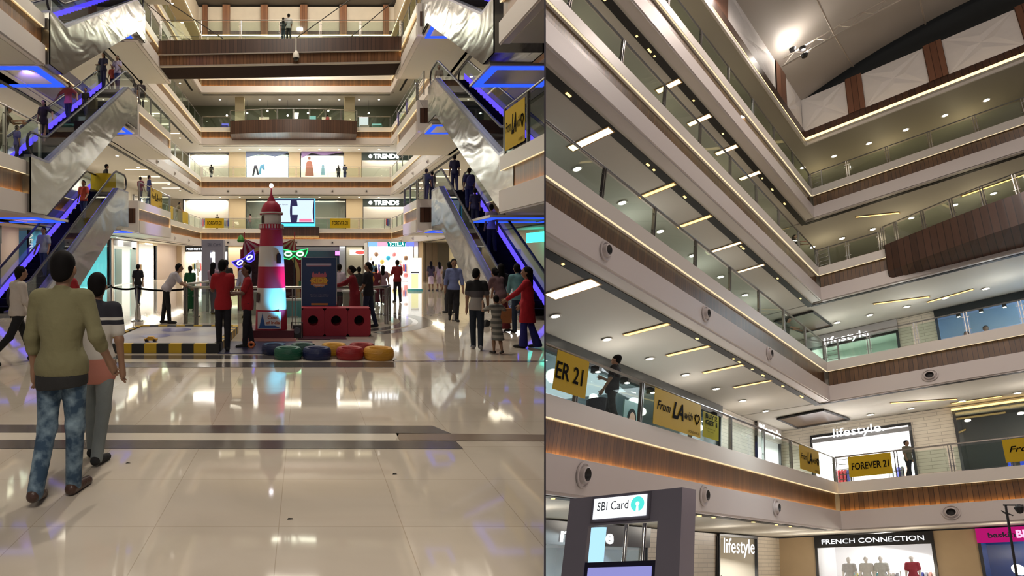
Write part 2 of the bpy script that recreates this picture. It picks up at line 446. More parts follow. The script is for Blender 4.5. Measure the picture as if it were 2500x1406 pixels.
    # eyes and mouth
    if face and res <= .017:
        m = MB()
        for q in (-1, 1):
            c = hd+hf*.086+hs*q*.032+np.array([0, 0, .012]); Vv = []
            m.lathe([(0.0001, -.01), (.008, -.006), (.011, 0), (.008, .006), (.0001, .01)], c, 8)
        m.v = [tuple(p) for p in fin(np.array(m.v))]; m.build('eyes', P('eye_dark', (.02, .015, .012), .2), root, smooth=True)
        m = MB(); c = hd+hf*.088-np.array([0, 0, .052]); m.tube([c-hs*.024, c+hf*.004, c+hs*.024], .006, 6)
        m.v = [tuple(p) for p in fin(np.array(m.v))]; m.build('mouth', P('lip', (.25, .08, .07), .5), root, smooth=True)
    # hair
    if hair:
        hm = hairm or HAIR; Hh = SDF(); c = hd+np.array([0, 0, .035])-hf*.018
        Hh.ell(c, (.084, .102, .106), .02); Hh.ell(hd-hf*.045-np.array([0, 0, .03]), (.070, .060, .070), .03)
        if hair == 'long':
            Hh.cap(c-hf*.05, hd-hf*.085-U*.30, .07, .05, .06); Hh.ell(hd-hf*.09-U*.2, (.09, .045, .17), .05)
        if hair == 'bun': Hh.ell(c-hf*.11-np.array([0, 0, .02]), (.045, .045, .045), .03)
        if hair == 'tail': Hh.cap(c-hf*.08, hd-hf*.12-U*.2, .04, .02, .04)
        Hh.cut(c+hf*.035-np.array([0, 0, .02]), hf*1.0-np.array([0, 0, .75])) if hair != 'long' else Hh.cut(c+hf*.06, hf*1.0-np.array([0, 0, .25]))
        emit(Hh, 'hair', hm, root)
    # shirt
    g = .014
    Sh = SDF(); tm = topmat or cloth(top)
    hemd = hem if hem is not None else -.10
    Sh.ell(up(0, 0, .0), (.165*w+g, .12*w+g, .14)); Sh.cap(up(0, 0, .05), up(0, .0, .22), .125*w+g, .128*w+g, .05); Sh.ell(up(0, 0, .33), (.165*w+g, .112*w+g, .18), .05)
    Sh.cap(up(-.13*w, 0, .465), up(.13*w, 0, .465), .062+g, .062+g, .05); Sh.cap(up(0, 0, .47), up(0, 0, .55), .058, .056, .02)
    if coat:
        Sh.cap(up(0, 0, .0), hip+np.array([0, 0, -coat]), .15*w, .19*w, .06); Sh.cut(hip+np.array([0, 0, -coat]), (0, 0, -1)); [Sh.cap(L[q][0], L[q][0]+(L[q][1]-L[q][0])*min(1.15, (coat+.08)/.43), .105*w, .10*w, .06) for q in (-1, 1)]
    else: Sh.cut(up(0, 0, hemd), -U)
    if not coat: Sh.ell(up(0, 0, hemd*.6), (.172*w+g, .128*w+g, .16), .05)
    Sh.cut(up(0, 0, .555)-Fw*.0, U+Fw*.25)
    for sd in (-1, 1):
        S, El, W, d2 = AR[sd]
        if sleeve == 'long': Sh.cap(S, El, .050+g, .040+g, .04); Sh.cap(El, El+(W-El)*.92, .042+g, .032+g, .03)
        elif sleeve == 'rolled': Sh.cap(S, El, .050+g, .038+g, .04); Sh.cap(El, El+(W-El)*.38, .038+g, .036+g, .03)
        elif sleeve == 'short': Sh.cap(S, S+(El-S)*.72, .056+g, .052+g, .04)
    emit(Sh, 'shirt' if not coat else 'tunic', tm, root)
    # lower garment
    Tr = SDF(); bmx = botmat or cloth(bottom)
    if bott in ('trousers', 'shorts', 'flared'):
        Tr.ell(up(0, 0, .0), (.16*w+.006, .115*w+.006, .13)); top_ = .07
        for sd in (-1, 1):
            H, K, A, b = L[sd]
            Tr.cap(H, K, .088*w+.008, .066, .04)
            if bott == 'trousers': Tr.cap(K, A+(A-K)*.06, .066, .054, .03)
            if bott == 'flared': Tr.cap(K, A+(A-K)*.07, .066, .095, .03)
        Tr.cut(up(0, 0, top_), U)
        Tr.cut((0, 0, .035), (0, 0, -1))
        emit(Tr, 'trousers' if bott != 'shorts' else 'shorts', bmx, root)
    elif bott in ('skirt', 'long_skirt'):
        zb = .42 if bott == 'skirt' else .1
        Tr.ell(up(0, 0, .0), (.165*w, .12*w, .13)); Tr.cap(hip, (0, (L[-1][2][1]+L[1][2][1])/2, zb), .14*w, .21*w if bott == 'skirt' else .23*w, .05)
        Tr.cut((0, 0, zb), (0, 0, -1)); emit(Tr, 'skirt', bmx, root)
    if shoes and shoez:
        for sd in (-1, 1):
            H, K, A, b = L[sd]; So = SDF()
            toe = np.array([sd*.03, .17*math.cos(max(0, -b)), -.045-.17*math.sin(max(0, -b))*.9])
            if A[2]+toe[2] < .02: toe[2] = .03-A[2]
            So.cap(A+np.array([0, -.035, -.03]), A+toe, .045, .034, .03); So.cut((0, 0, .0), (0, 0, -1))
            emit(So, 'shoe', cloth(shoes, .4), root)
    return root
# ================================================================ shared architectural pieces
def slab_band(n, p, q, nrm, z, dims=(.42, .65, .63), clip=True, led=True, nled=True):
    """balcony edge from p to q (plan), nrm = direction into the void, z = floor level: white edge, lit timber band, white fascia"""
    p, q, nrm = (np.array([*a, 0.], float) for a in (p, q, nrm)); d = q-p; k = np.array([0, 0, 1.]); L = np.linalg.norm(d); u = d/L
    s_, w_, f_ = dims; out = []
    m = MB(); m.obox(p-nrm*.3+k*(z-s_), d, nrm*.3, k*s_); out.append(struct(m.build('trim_%d' % n, STRIPW, clip=clip)))
    m = MB(); o = p-nrm*.12+k*(z-s_-w_); m.quad(o, o+d, o+d+k*w_, o+k*w_, L, w_); m.quad(o-nrm*.15, o+d-nrm*.15, o+d-nrm*.15+k*w_, o-nrm*.15+k*w_)
    o2 = m.build('trim_%d' % (n+1), WOOD, clip=clip); out.append(struct(o2))
    m = MB(); zb = z-s_-w_-f_
    m.obox(p-nrm*.32+k*zb, d, nrm*.30, k*(f_-.04)); m.obox(p-nrm*.02+k*zb, d, nrm*.04, k*(f_+.02)); m.obox(p-nrm*.04+k*(zb-.05), d, nrm*.02, k*.05)
    out.append(struct(m.build('trim_%d' % (n+2), WHITE, clip=clip)))
    if led:
        m = MB(); m.obox(p-nrm*.05+k*(z-s_-.012), d, nrm*.04, k*.012)
        o3 = m.build('light_strip', LEDT, clip=clip); out.append(struct(o3)); o3.name = 'trim_%d' % (n+3)
        if nled:
            m = MB(); m.obox(p-nrm*.07+k*(z-s_-w_-.01), d, nrm*.03, k*.015)
            o3 = m.build('light_strip', LEDW, clip=clip); out.append(struct(o3)); o3.name = 'trim_%d' % (n+4)
    return out
TR_N = [1]
def band(*a, **k):
    slab_band(TR_N[0], *a, **k); TR_N[0] += 5
def railing(label, pts, z, step=3., h=1.05, gl=None, clip=True, group=None, post=.035, hr=.03, style='double'):
    """glass balustrade along plan points: posts, panels, handrail"""
    gl = gl or GLS; pts = [np.array([*p, z], float) for p in pts]
    r = thing('glass_railing', label, 'railing', pts[0], group)
    k = np.array([0, 0, 1.])
    m = MB(); m.tube([p+k*h for p in pts], hr, 8); m.build('handrail', STEEL, r, clip=clip, smooth=True)
    for a, b in zip(pts[:-1], pts[1:]):
        d = b-a; L = np.linalg.norm(d); u = d/L; nn = max(1, int(round(L/step))); nv = np.cross(k, u)
        for i in range(nn+1):
            c = a+d*i/nn
            m = MB()
            for sg in ((-1, 1) if style == 'double' else (0,)):
                o = c+u*sg*.04-u*.012-nv*.035; m.obox(o, u*.024, nv*.07, k*(h-.03))
            for hz in (.22, h-.25): m.obox(c-u*.11-nv*.012+k*hz, u*.22, nv*.024, k*.022)
            m.build('post', STEEL, r, clip=clip)
            if i < nn:
                m = MB(); g0 = c+u*.09-nv*.006+k*.05; m.obox(g0, u*(L/nn-.18), nv*.012, k*(h-.17)); m.build('glass_panel', gl, r, clip=clip)
    return r
LN = [0]
def downlight(at, label, group, r=.09, power=0, proto=[None, None]):
    i = 0 if T is TL else 1
    if proto[i] is None or proto[i][1] != r:
        t = thing('ceiling_downlight', label, 'ceiling light', at, group)
        a = np.array(at)
        m = MB(); m.lathe([(r*.9, -.012), (r*1.25, -.02), (r*1.3, 0), (.001, 0)], a, 16); m.build('trim_ring', STRIPW, t, smooth=True)
        m = MB(); m.lathe([(.0005, -.014), (r*.9, -.014)], a, 16); m.build('lamp', LAMP, t)
        proto[i] = (t, r)
    else: t = copy_to(proto[i][0], at, label, group)
    return t
def alight(at, size, power, col=(1, .9, .75), dirn=(0, 0, -1), sy=None, spread=None):
    l = bpy.data.lights.new('lamp', 'AREA'); l.energy = power; l.color = col; l.size = size
    if sy: l.shape = 'RECTANGLE'; l.size_y = sy
    if spread: l.spread = spread
    o = bpy.data.objects.new('area_lamp', l); COL.objects.link(o); w = T(np.array([at], float))[0]; o.location = w
    d = (T(np.array([np.array(at)+np.array(dirn)], float))[0]-w); o.rotation_euler = Vector(d).to_track_quat('-Z', 'Y').to_euler()
    return o
def plight(at, power, col=(1, .9, .75), r=.1):
    l = bpy.data.lights.new('lamp', 'POINT'); l.energy = power; l.color = col; l.shadow_soft_size = r
    o = bpy.data.objects.new('point_lamp', l); COL.objects.link(o); o.location = T(np.array([at], float))[0]; return o
def diffuser(at, u, nrm, label, group, r=.30, proto={}):
    """round jet air outlet on a fascia; u along wall, nrm out of wall"""
    key = (T is TL, tuple(nrm))
    if key in proto: return copy_to(proto[key], at, label, group)
    t = thing('air_outlet', label, 'air vent', at, group); a = np.array(at, float); u = np.array(u, float); n_ = np.array(nrm, float); k = np.array([0, 0, 1.])
    def ring(prof, mat, nm):
        m = MB(); N = 28; base = []
        for r_, h_ in prof:
            for j in range(N): m.v.append(tuple(a+u*r_*math.cos(2*PI*j/N)+k*r_*math.sin(2*PI*j/N)+n_*h_))
        for i in range(len(prof)-1):
            for j in range(N):
                j2 = (j+1) % N; m.f.append((i*N+j, i*N+j2, (i+1)*N+j2, (i+1)*N+j)); m.mi.append(0); m.uv.append([(0, 0)]*4)
        m.build(nm, mat, t, smooth=True)
    ring([(r, 0), (r, .03), (r*.86, .035), (r*.80, .01), (r*.66, .01), (r*.62, .09), (r*.5, .10)], P('vent_grey', (.52, .47, .45), .4), 'outer_ring')
    ring([(r*.5, .10), (r*.44, .06), (r*.3, -.0), (.001, .01)], P('vent_dark', (.03, .028, .027), .5), 'throat')
    proto[key] = t
    return t
def shopfront(label, o, u, n_, W, H, mode='white', depth=3., sign=None, signh=.0, signcol=None, textcol=None, tx=None, lamp=400, stock=True, seed=1, frame=DARKP, lcol=(1, .97, .92), th=None, wallm=None, glassp=False, cat='store', stk=1., kw_group=None, lbold=.03):
    """a lit shop: recessed room with walls, sign board, lettering and stock. o = lower left corner, u along the front, n_ out of the front"""
    o = np.array(o, float); u = np.array(u, float); n_ = np.array(n_, float); k = np.array([0, 0, 1.])
    t = thing('retail_store', label, cat, o, kw_group)
    b = -n_*depth; wm = wallm or SHOPW
    m = MB(); m.quad(o+b, o+b+u*W, o+b+u*W+k*H, o+b+k*H); m.quad(o, o+b, o+b+k*H, o+k*H); m.quad(o+u*W, o+u*W+b, o+u*W+b+k*H, o+u*W+k*H)
    m.quad(o+k*H, o+u*W+k*H, o+u*W+b+k*H, o+b+k*H); m.quad(o+k*.01, o+u*W+k*.01, o+u*W+b+k*.01, o+b+k*.01); m.build('interior', wm, t, clip=True)
    m = MB(); fw = .09
    m.obox(o, u*fw, n_*.1, k*H); m.obox(o+u*(W-fw), u*fw, n_*.1, k*H); m.obox(o+k*(H-fw), u*W, n_*.1, k*fw); m.build('frame', frame, t, clip=True)
    if sign is not None or signh:
        m = MB(); m.obox(o+k*(H-signh), u*W, n_*.14, k*signh); m.build('sign_board', signcol or DARKP, t, clip=True)
    if sign:
        tx = tx or (.2, .8); hh = th or signh*.5
        m = MB(); put_text(m, sign, o+u*W*tx[0]+k*(H-signh/2-hh/2)+n_*.17, u, k, W*(tx[1]-tx[0]), hh, bold=lbold); m.build('lettering', textcol or E('sign_white', (1, 1, 1), 6.), t)
    rnd = random.Random(seed)
    if stock:
        cols = [(.05, .06, .25), (.5, .05, .06), (.02, .02, .02), (.6, .55, .5), (.1, .35, .4), (.55, .3, .25), (.3, .3, .32), (.7, .65, .2)]
        x = .5
        while x < W-.8:
            kind = rnd.random(); dd = rnd.uniform(.8, depth-.6)
            if kind < .55*stk:
                m = MB(); p0 = o+u*x-n_*dd; w_ = rnd.uniform(.6, 1.1)
                m.tube([p0, p0+k*1.45, p0+u*w_+k*1.45, p0+u*w_], .02, 6); rk = m.build('clothes_rail', CHROME, t, clip=True)
                for j in range(int(w_/.13)):
                    mm = MB(); g = p0+u*(.06+j*.13)+k*1.4; hgt = rnd.uniform(.6, .95)
                    mm.face([g, g+u*.1, g+u*.11-k*hgt, g-u*.01-k*hgt]); mm.obox(g-k*hgt-n_*.2, u*.09, n_*.4, k*(hgt-.06)); mm.build('garment', cloth(cols[rnd.randrange(8)]), rk, clip=True)
                x += w_+.5
            elif kind < .8:
                m = MB(); p0 = o+u*x-n_*dd; m.obox(p0, u*.9, n_*-.5, k*.75); m.build('display_table', P('table_white', (.6, .58, .55), .5), t, clip=True)
                m = MB(); m.obox(p0+u*.1+k*.75, u*.3, n_*-.3, k*.14); m.obox(p0+u*.5+k*.75, u*.28, n_*-.3, k*.2); m.build('folded_stock', cloth(cols[rnd.randrange(8)]), t, clip=True)
                x += 1.3
            else: x += .7
    if glassp:
        m = MB(); m.obox(o+k*.02, u*W, n_*.015, k*(H-signh-.1)); m.build('glass_pane', GLSC, t, clip=True)
    if lamp:
        l = alight(o+u*W/2-n_*depth*.5+k*(H-.08), W*.8, lamp, lcol, sy=depth*.7)
    return t
def mannequin(label, at, yaw, top, bottom, white=(.75, .73, .7), **kw):
    return person(label, at, yaw, name='mannequin', cat='mannequin', skin=P('mannequin_white', white, .4), top=top, bottom=bottom, hair=None, face=False, shoes=None, **kw)

# ================================================================ LEFT HALL
XL, XR, YF = -10.5, 8.7, 58.
ZL = [0, 4.9, 10.1, 15.15, 20.4]; TH = 1.7
# ground floor
m = MB(); m.box(-13., 30, -3, 66, -.3, 0); struct(m.build('floor', MARB, clip=True))
INL = P('inlay_dark', (.10, .088, .085), .12); INLW = P('inlay_white', (.70, .64, .54), .12); INLB = P('inlay_brown', (.24, .185, .145), .12)
def inlay(n, poly, mt):
    m = MB(); m.face([(x, y, .002) for x, y in poly]); m.face([(x, y, .003) for x, y in poly]); struct(m.build('trim_%d' % n, mt, clip=True))
inlay(901, [(-9, 6.02), (1.32, 5.95), (1.45, 5.68), (-9, 5.75)], INL); inlay(902, [(-9, 5.75), (.93, 5.68), (.86, 5.46), (-9, 5.52)], INLW)
inlay(903, [(-9, 5.52), (.86, 5.46), (1.43, 5.44), (1.44, 5.22), (-9, 5.25)], INL); inlay(904, [(.9, 5.7), (3, 5.62), (3, 5.44), (.9, 5.46)], INLB)
inlay(905, [(-3.6, 10.35), (1.6, 10.35), (1.6, 9.95), (-3.6, 9.95)], INL); inlay(906, [(-3.2, 9.95), (1.55, 9.95), (1.5, 9.65), (-3.1, 9.65)], INLW)
inlay(907, [(-3.5, 9.65), (1.52, 9.65), (1.45, 9.2), (-3.3, 9.2)], INL); inlay(908, [(1.5, 9.85), (5, 9.78), (5, 9.66), (1.5, 9.7)], INLB)
# arc of dark stone on the floor right of the red blocks
for i, (r0, r1) in enumerate(((3.0, 3.35), (3.5, 3.9))):
    m = MB(); m.lathe([(r0, .002), (r1, .0022)], (-.3, 16.6, 0), 40, a0=-1.0, a1=.6); struct(m.build('trim_%d' % (909+i), INL))
# balcony slabs and their edges
PE = [0, 34.2, 36.5, 37., 37.]
for L in range(1, 5):
    z = ZL[L]
    m = MB(); zt, zb = z-.01, z-TH-.02
    m.box(-17, 16, YF+.3, 66, zb, zt); m.box(-17, XL-.3, 19.6, YF+.3, zb, zt); m.box(XR+.3, 17, 19.6, YF+.3, zb, zt)
    m.box(-17, -9.15, 3, 19.5, zb, zt); m.box(6.3, 17, 3, 17.6, zb, zt); m.box(XR+.3, 17, 17.6, 19.6, zb, zt)
    m.box(-10.9, -9.15, 30.8, 38, zb, zt); m.box(6.15, 9.2, 30.2, PE[L], zb, zt)
    struct(m.build('floor_%d' % L, CEIL, clip=True))
    m = MB(); m.box(-17, 16, YF+.3, 66, z-.01, z); m.box(-17, XL-.3, 3, YF+.3, z-.01, z); m.box(XR+.3, 17, 3, YF+.3, z-.01, z); struct(m.build('floor_%d' % (L+10), FLTOP, clip=True))
    band((XL, YF), (XR, YF), (0, -1), z); band((XL, 38.), (XL, YF), (1, 0), z); band((XL, 19.6), (XL, 30.8), (1, 0), z)
    band((XR, PE[L]), (XR, YF), (-1, 0), z); band((XR, 17.6), (XR, 30.2), (-1, 0), z)
    band((-8.9, 3), (-8.9, 19.6), (1, 0), z); band((6.0, 6), (6.0, 17.7), (-1, 0), z)
    band((-8.9, 30.8), (-8.9, 38), (1, 0), z); band((5.85, 30.2), (5.85, PE[L]), (-1, 0), z)
    # blunt ends of the landing platforms
    m = MB(); m.box(-9.7, -8.92, 30.6, 30.8, z-TH, z); m.box(5.87, 6.65, 30., 30.2, z-TH, z); m.box(-10.5, -8.92, 38, 38.1, z-TH, z); m.box(5.87, 8.7, PE[L], PE[L]+.1, z-TH, z); struct(m.build('trim_%d' % (920+L), WHITE))
    m = MB(); m.quad((-9.7, 30.58, z-TH+.5), (-9.05, 30.58, z-TH+.5), (-9.05, 30.58, z-.42), (-9.7, 30.58, z-.42)); m.quad((6.0, 29.98, z-TH+.5), (6.65, 29.98, z-TH+.5), (6.65, 29.98, z-.42), (6.0, 29.98, z-.42)); struct(m.build('trim_%d' % (930+L), WOODD))
    # dark service slot in the soffit set back from the edge
    m = MB(); zz = z-TH-.025
    for a, b, c, d in ((XL-.9, XL-.7, 20, 57.3), (XR+.7, XR+.9, 20, 57.3), (XL, XR, YF+.7, YF+.95)): m.box(a, b, c, d, zz-.03, zz)
    struct(m.build('trim_%d' % (940+L), BLACK, clip=True))
# gallery back walls of the upper levels (side galleries)
GALW = [None, P('gal1', (.62, .58, .5), .6), P('gal2', (.6, .56, .47), .6), P('gal3', (.36, .35, .26), .6), P('gal4', (.50, .44, .32), .6)]
for L in range(1, 5):
    z0, z1 = ZL[L], (ZL[L+1]-TH if L < 4 else 24.1)
    m = MB(); m.box(-16.2, -16, 3, 65, z0, z1); struct(m.build('wall_left', GALW[L], clip=True)); m = MB(); m.box(15.8, 16, 3, 65, z0, z1); struct(m.build('wall_right', GALW[L], clip=True))
# side galleries: simple lit shop bays on levels 1 and 2
for L in (1, 2, 3):
    z0 = ZL[L]
    for j, y0 in enumerate((21, 29, 37, 45, 53)):
        for sx, x0, nn in ((-1, -15.9, (1, 0, 0)), (1, 15.7, (-1, 0, 0))):
            if L == 3 and j % 2: continue
            side = 'left' if sx < 0 else 'right'
            shopfront('plain lit shop bay along the %s gallery of the %s balcony' % (side, ('first', 'second', 'third')[L-1]), (x0, y0 if sx < 0 else y0+6, z0), (0, 1, 0) if sx < 0 else (0, -1, 0), nn, 6, 2.9, depth=.1-.0+.6, stock=False,
                      lamp=(260, 200, 60)[L-1], kw_group='%s gallery bays on the %s balcony' % (side, ('first', 'second', 'third')[L-1]), frame=P('bay_frame', (.2, .2, .2), .4))
            
# ---- ground level walls and shops
m = MB(); m.box(-17, 16, 63.4, 63.6, 0, 24); struct(m.build('wall_back', P('backwall', (.52, .46, .36), .6), clip=True))
def beige(n, x0, x1, y, z0, z1, mt=BEIGE): 
    m = MB(); m.box(x0, x1, y-.35, y+.3, z0, z1); struct(m.build('wall_pillar_%d' % n, mt, clip=True))
ZS = [ZL[i+1]-TH-.02 for i in range(4)]
k22 = 22.4
def fx(px): return (px-745)/k22
# level 1 far shops
shopfront('brightly lit open shop with racks at left end of first balcony', (fx(447), 62.5, ZL[1]), (1, 0, 0), (0, -1, 0), fx(560)-fx(447), ZS[1]-ZL[1], lamp=1900, seed=3)
beige(1, fx(560), fx(600), 62.6, ZL[1], ZS[1])
shopfront('dim glass shop behind the big screen on first balcony', (fx(600), 62.5, ZL[1]), (1, 0, 0), (0, -1, 0), fx(845)-fx(600), ZS[1]-ZL[1], lamp=60, wallm=P('teal_wall', (.10, .20, .20), .4), stock=False, glassp=True, lcol=(.6, .95, 1))
beige(2, fx(845), fx(885), 62.6, ZL[1], ZS[1])
shopfront('TRENDS store with dark sign board on first balcony', (fx(885), 62.5, ZL[1]), (1, 0, 0), (0, -1, 0), 6., ZS[1]-ZL[1], sign='TRENDS', signh=.85, signcol=P('sign_slate', (.06, .09, .09), .4), tx=(.20, .66), th=.5, lamp=1500, seed=5)
beige(3, fx(885)+6, 16, 62.6, ZL[1], ZS[1])
# level 2
shopfront('white lit open shop at left end of second balcony', (fx(460), 62.5, ZL[2]), (1, 0, 0), (0, -1, 0), fx(560)-fx(460), ZS[2]-ZL[2], lamp=1500, seed=8)
beige(4, fx(560), fx(600), 62.6, ZL[2], ZS[2])
shopfront('blue and white lit window with sports display on second balcony', (fx(600), 62.5, ZL[2]), (1, 0, 0), (0, -1, 0), fx(706)-fx(600), ZS[2]-ZL[2]-.15, lamp=1200, depth=1.2, wallm=P('paleblue', (.55, .78, .88), .5), stock=False, lcol=(.85, .95, 1))
beige(5, fx(706), fx(733), 62.6, ZL[2], ZS[2])
shopfront('dark framed window with posters of coats on second balcony', (fx(733), 62.5, ZL[2]), (1, 0, 0), (0, -1, 0), fx(840)-fx(733), ZS[2]-ZL[2]-.15, lamp=1000, depth=1.5, stock=False, lcol=(.9, .96, 1), signh=.2)
beige(6, fx(840), fx(882), 62.6, ZL[2], ZS[2])
shopfront('TRENDS store with dark sign board on second balcony', (fx(882), 62.5, ZL[2]), (1, 0, 0), (0, -1, 0), 6., ZS[2]-ZL[2], sign='TRENDS', signh=.85, signcol=P('sign_slate', (.06, .09, .09), .4), tx=(.22, .68), th=.5, lamp=1500, seed=9)
beige(7, fx(882)+6, 16, 62.6, ZL[2], ZS[2])
# round logo dots beside TRENDS
for L in (1, 2):
    m = MB(); m.lathe([(.001, 0), (.2, 0)], (fx(885)+.85, 62.33, ZS[L]-.42), 20, ax=1); m.build('logo_disc', E('sign_white', (1, 1, 1), 6.), [o for o in COL.objects if o.get('label', '').startswith('TRENDS') and (('first' in o['label']) == (L == 1))][0])
def window_prints(key, items):
    t = [o for o in COL.objects if o.get('label', '').startswith(key)][0]
    for nm, c, pts in items:
        m = MB(); m.face([(fx(a), 61.75, 1.72+(635-b)/22.6) for a, b in pts]); m.build(nm, P('wp_%s_%d' % (nm, int(c[0]*99)), c, .6), t)
window_prints('dark framed window with posters', [('coat_print', (.40, .16, .12), [(745, 430), (748, 396), (755, 391), (762, 396), (766, 430)]), ('head_print', (.25, .12, .08), [(752, 391), (751, 385), (755, 382), (759, 385), (758, 391)]), ('blue_print', (.25, .45, .6), [(783, 428), (785, 402), (791, 402), (793, 428)]), ('purple_print', (.3, .2, .45), [(736, 388), (760, 374), (790, 380), (836, 372), (836, 368), (736, 368)])])
window_prints('blue and white lit window', [('leg_print', (.03, .03, .06), [(617, 430), (622, 404), (629, 404), (634, 428), (630, 428), (626, 412), (621, 430)]), ('blue_swirl', (.1, .35, .6), [(633, 425), (636, 405), (646, 400), (648, 418), (640, 412), (638, 426)]), ('dark_cloud', (.16, .2, .34), [(602, 386), (640, 376), (672, 384), (704, 374), (704, 369), (602, 369)])])
# level 3: dim food court with pillars and stalls
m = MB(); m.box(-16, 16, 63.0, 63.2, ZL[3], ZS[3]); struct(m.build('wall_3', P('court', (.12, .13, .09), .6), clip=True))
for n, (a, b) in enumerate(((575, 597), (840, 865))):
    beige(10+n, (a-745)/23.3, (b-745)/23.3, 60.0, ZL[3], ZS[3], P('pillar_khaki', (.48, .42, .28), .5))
rnd = random.Random(4)
for i in range(13):
    x = -9+i*1.35; c = ((.05, .05, .45), (.5, .5, .5), (.12, .3, .25), (.45, .35, .2), (.06, .06, .06))[i % 5]; w_ = rnd.uniform(.6, 1.1); h_ = rnd.uniform(1.2, 2.2)
    t = thing('market_stall', '%s stall counter with menu board in the third level food court' % (('blue', 'grey', 'green', 'tan', 'black')[i % 5]), 'food stall', (x, 61.4, ZL[3]), '%s food court stalls' % (('blue', 'grey', 'green', 'tan', 'black')[i % 5]))
    m = MB(); m.box(x, x+w_, 61.2, 61.8, ZL[3], ZL[3]+1.0); m.build('counter', P('stall%d' % (i % 5), c, .5), t)
    m = MB(); m.box(x, x+w_, 61.85, 61.95, ZL[3]+1.0, ZL[3]+h_); m.build('menu_board', E('menu%d' % (i % 5), [min(1, q*1.6+.12) for q in c], 1.1), t)
# level 4 back wall kept plain
# central timber balconies
def timber_balcony(n, x0, x1, y0, z1, z0, bow, N=16, clipz=False):
    m = MB(); pts = []
    for i in range(N+1):
        t = i/N; x = x0+(x1-x0)*t; pts.append((x, y0-bow*4*t*(1-t)))
    s_ = 0
    for (a, b) in zip(pts[:-1], pts[1:]):
        d = math.dist(a, b); q = .5
        zm = z0+(z1-z0)*.22
        m.face([(a[0], a[1], zm), (b[0], b[1], zm), (b[0], b[1], z1), (a[0], a[1], z1)], [(s_, 0), (s_+d, 0), (s_+d, 1), (s_, 1)])
        m.face([(a[0], YF+.1, z0), (b[0], YF+.1, z0), (b[0], b[1], zm), (a[0], a[1], zm)], [(s_, 0), (s_+d, 0), (s_+d, .5), (s_, .5)])
        m.face([(a[0], a[1], z1), (b[0], b[1], z1), (b[0], YF+.1, z1), (a[0], YF+.1, z1)]); s_ += d
    for x, y in (pts[0], pts[-1]): m.face([(x, y, zm), (x, YF+.1, z0), (x, YF+.1, z1), (x, y, z1)])
    struct(m.build('trim_%d' % n, WOODD)); return pts
for i in range(8):
    x = -8.3+i*2.15; zl = ZL[3]+1.9+.25*(i % 3)
    t = thing('pendant_lamp', 'small glowing pendant lamp over the third level food court', 'ceiling light', (x, 60.8, zl), 'food court pendants')
    m = MB(); m.tube([(x, 60.8, zl+.1), (x, 60.8, ZS[3])], .012, 5); m.build('cord', DARKP, t)
    m = MB(); m.lathe([(.001, .1), (.08, .06), (.1, 0), (.07, -.06), (.001, -.09)], (x, 60.8, zl), 10); m.build('bulb', LAMP, t, smooth=True)
bp = timber_balcony(950, -7.4, 5.1, 56.6, ZL[3]+.3, ZL[3]-1.35, .8)
railing('curved glass railing on the bowed timber balcony of the food court', [(x, y+.1) for x, y in bp[::2]], ZL[3]+.3, 2., clip=False)
timber_balcony(951, -3.2, 1.4, 57.3, ZL[1]+.12, ZL[1]-.95, .0)
# far railings
for L, nm in ((1, 'first'), (2, 'second'), (3, 'third')):
    if L == 3:
        railing('straight glass railing left of the bowed balcony, third level', [(XL+.1, YF-.08), (-7.5, YF-.08)], ZL[L], 3.); railing('straight glass railing right of the bowed balcony, third level', [(5.2, YF-.08), (XR-.1, YF-.08)], ZL[L], 3.)
    else: railing('long glass railing facing the hall on the far %s balcony' % nm, [(XL+.1, YF-.08), (XR-.1, YF-.08)], ZL[L], 3.)
for L, nm in ((1, 'first'), (2, 'second'), (3, 'third'), (4, 'fourth')):
    railing('glass railing along the left side of the %s balcony beyond the landing' % nm, [(XL-.08, 38.2), (XL-.08, YF-.2)], ZL[L], 3.)
    railing('glass railing along the right side of the %s balcony beyond the landing' % nm, [(XR+.08, PE[L]+.2), (XR+.08, YF-.2)], ZL[L], 3.)
    if L < 4:
        railing('glass railing round the left landing platform of the %s balcony' % nm, [(-8.98, 31.), (-8.98, 38.), (XL+.1, 38.)], ZL[L], 2.4)
        railing('glass railing round the right landing platform of the %s balcony' % nm, [(5.93, 30.5), (5.93, PE[L]), (XR-.1, PE[L])], ZL[L], 2.4)
railing('near left glass railing with steel posts on the first balcony', [(-8.98, 8), (-8.98, 19.4)], ZL[1], 2.4, 1.45)
railing('near right glass railing with yellow banner on the first balcony', [(6.1, 12), (6.1, 17.5)], ZL[1], 1.9, 1.45)
railing('near right glass railing on the second balcony', [(6.1, 12), (6.1, 17.5)], ZL[2], 1.9, 1.3)
# air outlets on fascias
for L, nm in ((1, 'first'), (2, 'second')):
    z = ZL[L]-TH+.28
    for j in range(5):
        x = (-7.8, -4.3, -.9, 2.75, 6.2)[j]
        diffuser((x, YF-.03, z), (1, 0, 0), (0, -1, 0), 'small dark round air outlet on the white fascia of the far %s balcony' % nm, 'air outlets on far %s fascia' % nm, r=.15)
    for j in range(3):
        diffuser((XL+.03, 40.5+j*5.5, z), (0, 1, 0), (1, 0, 0), 'round air outlet on the left side fascia of the %s balcony' % nm, 'air outlets on left %s fascia' % nm, r=.15)
        diffuser((XR-.03, 40.5+j*5.5, z), (0, 1, 0), (-1, 0, 0), 'round air outlet on the right side fascia of the %s balcony' % nm, 'air outlets on right %s fascia' % nm, r=.15)
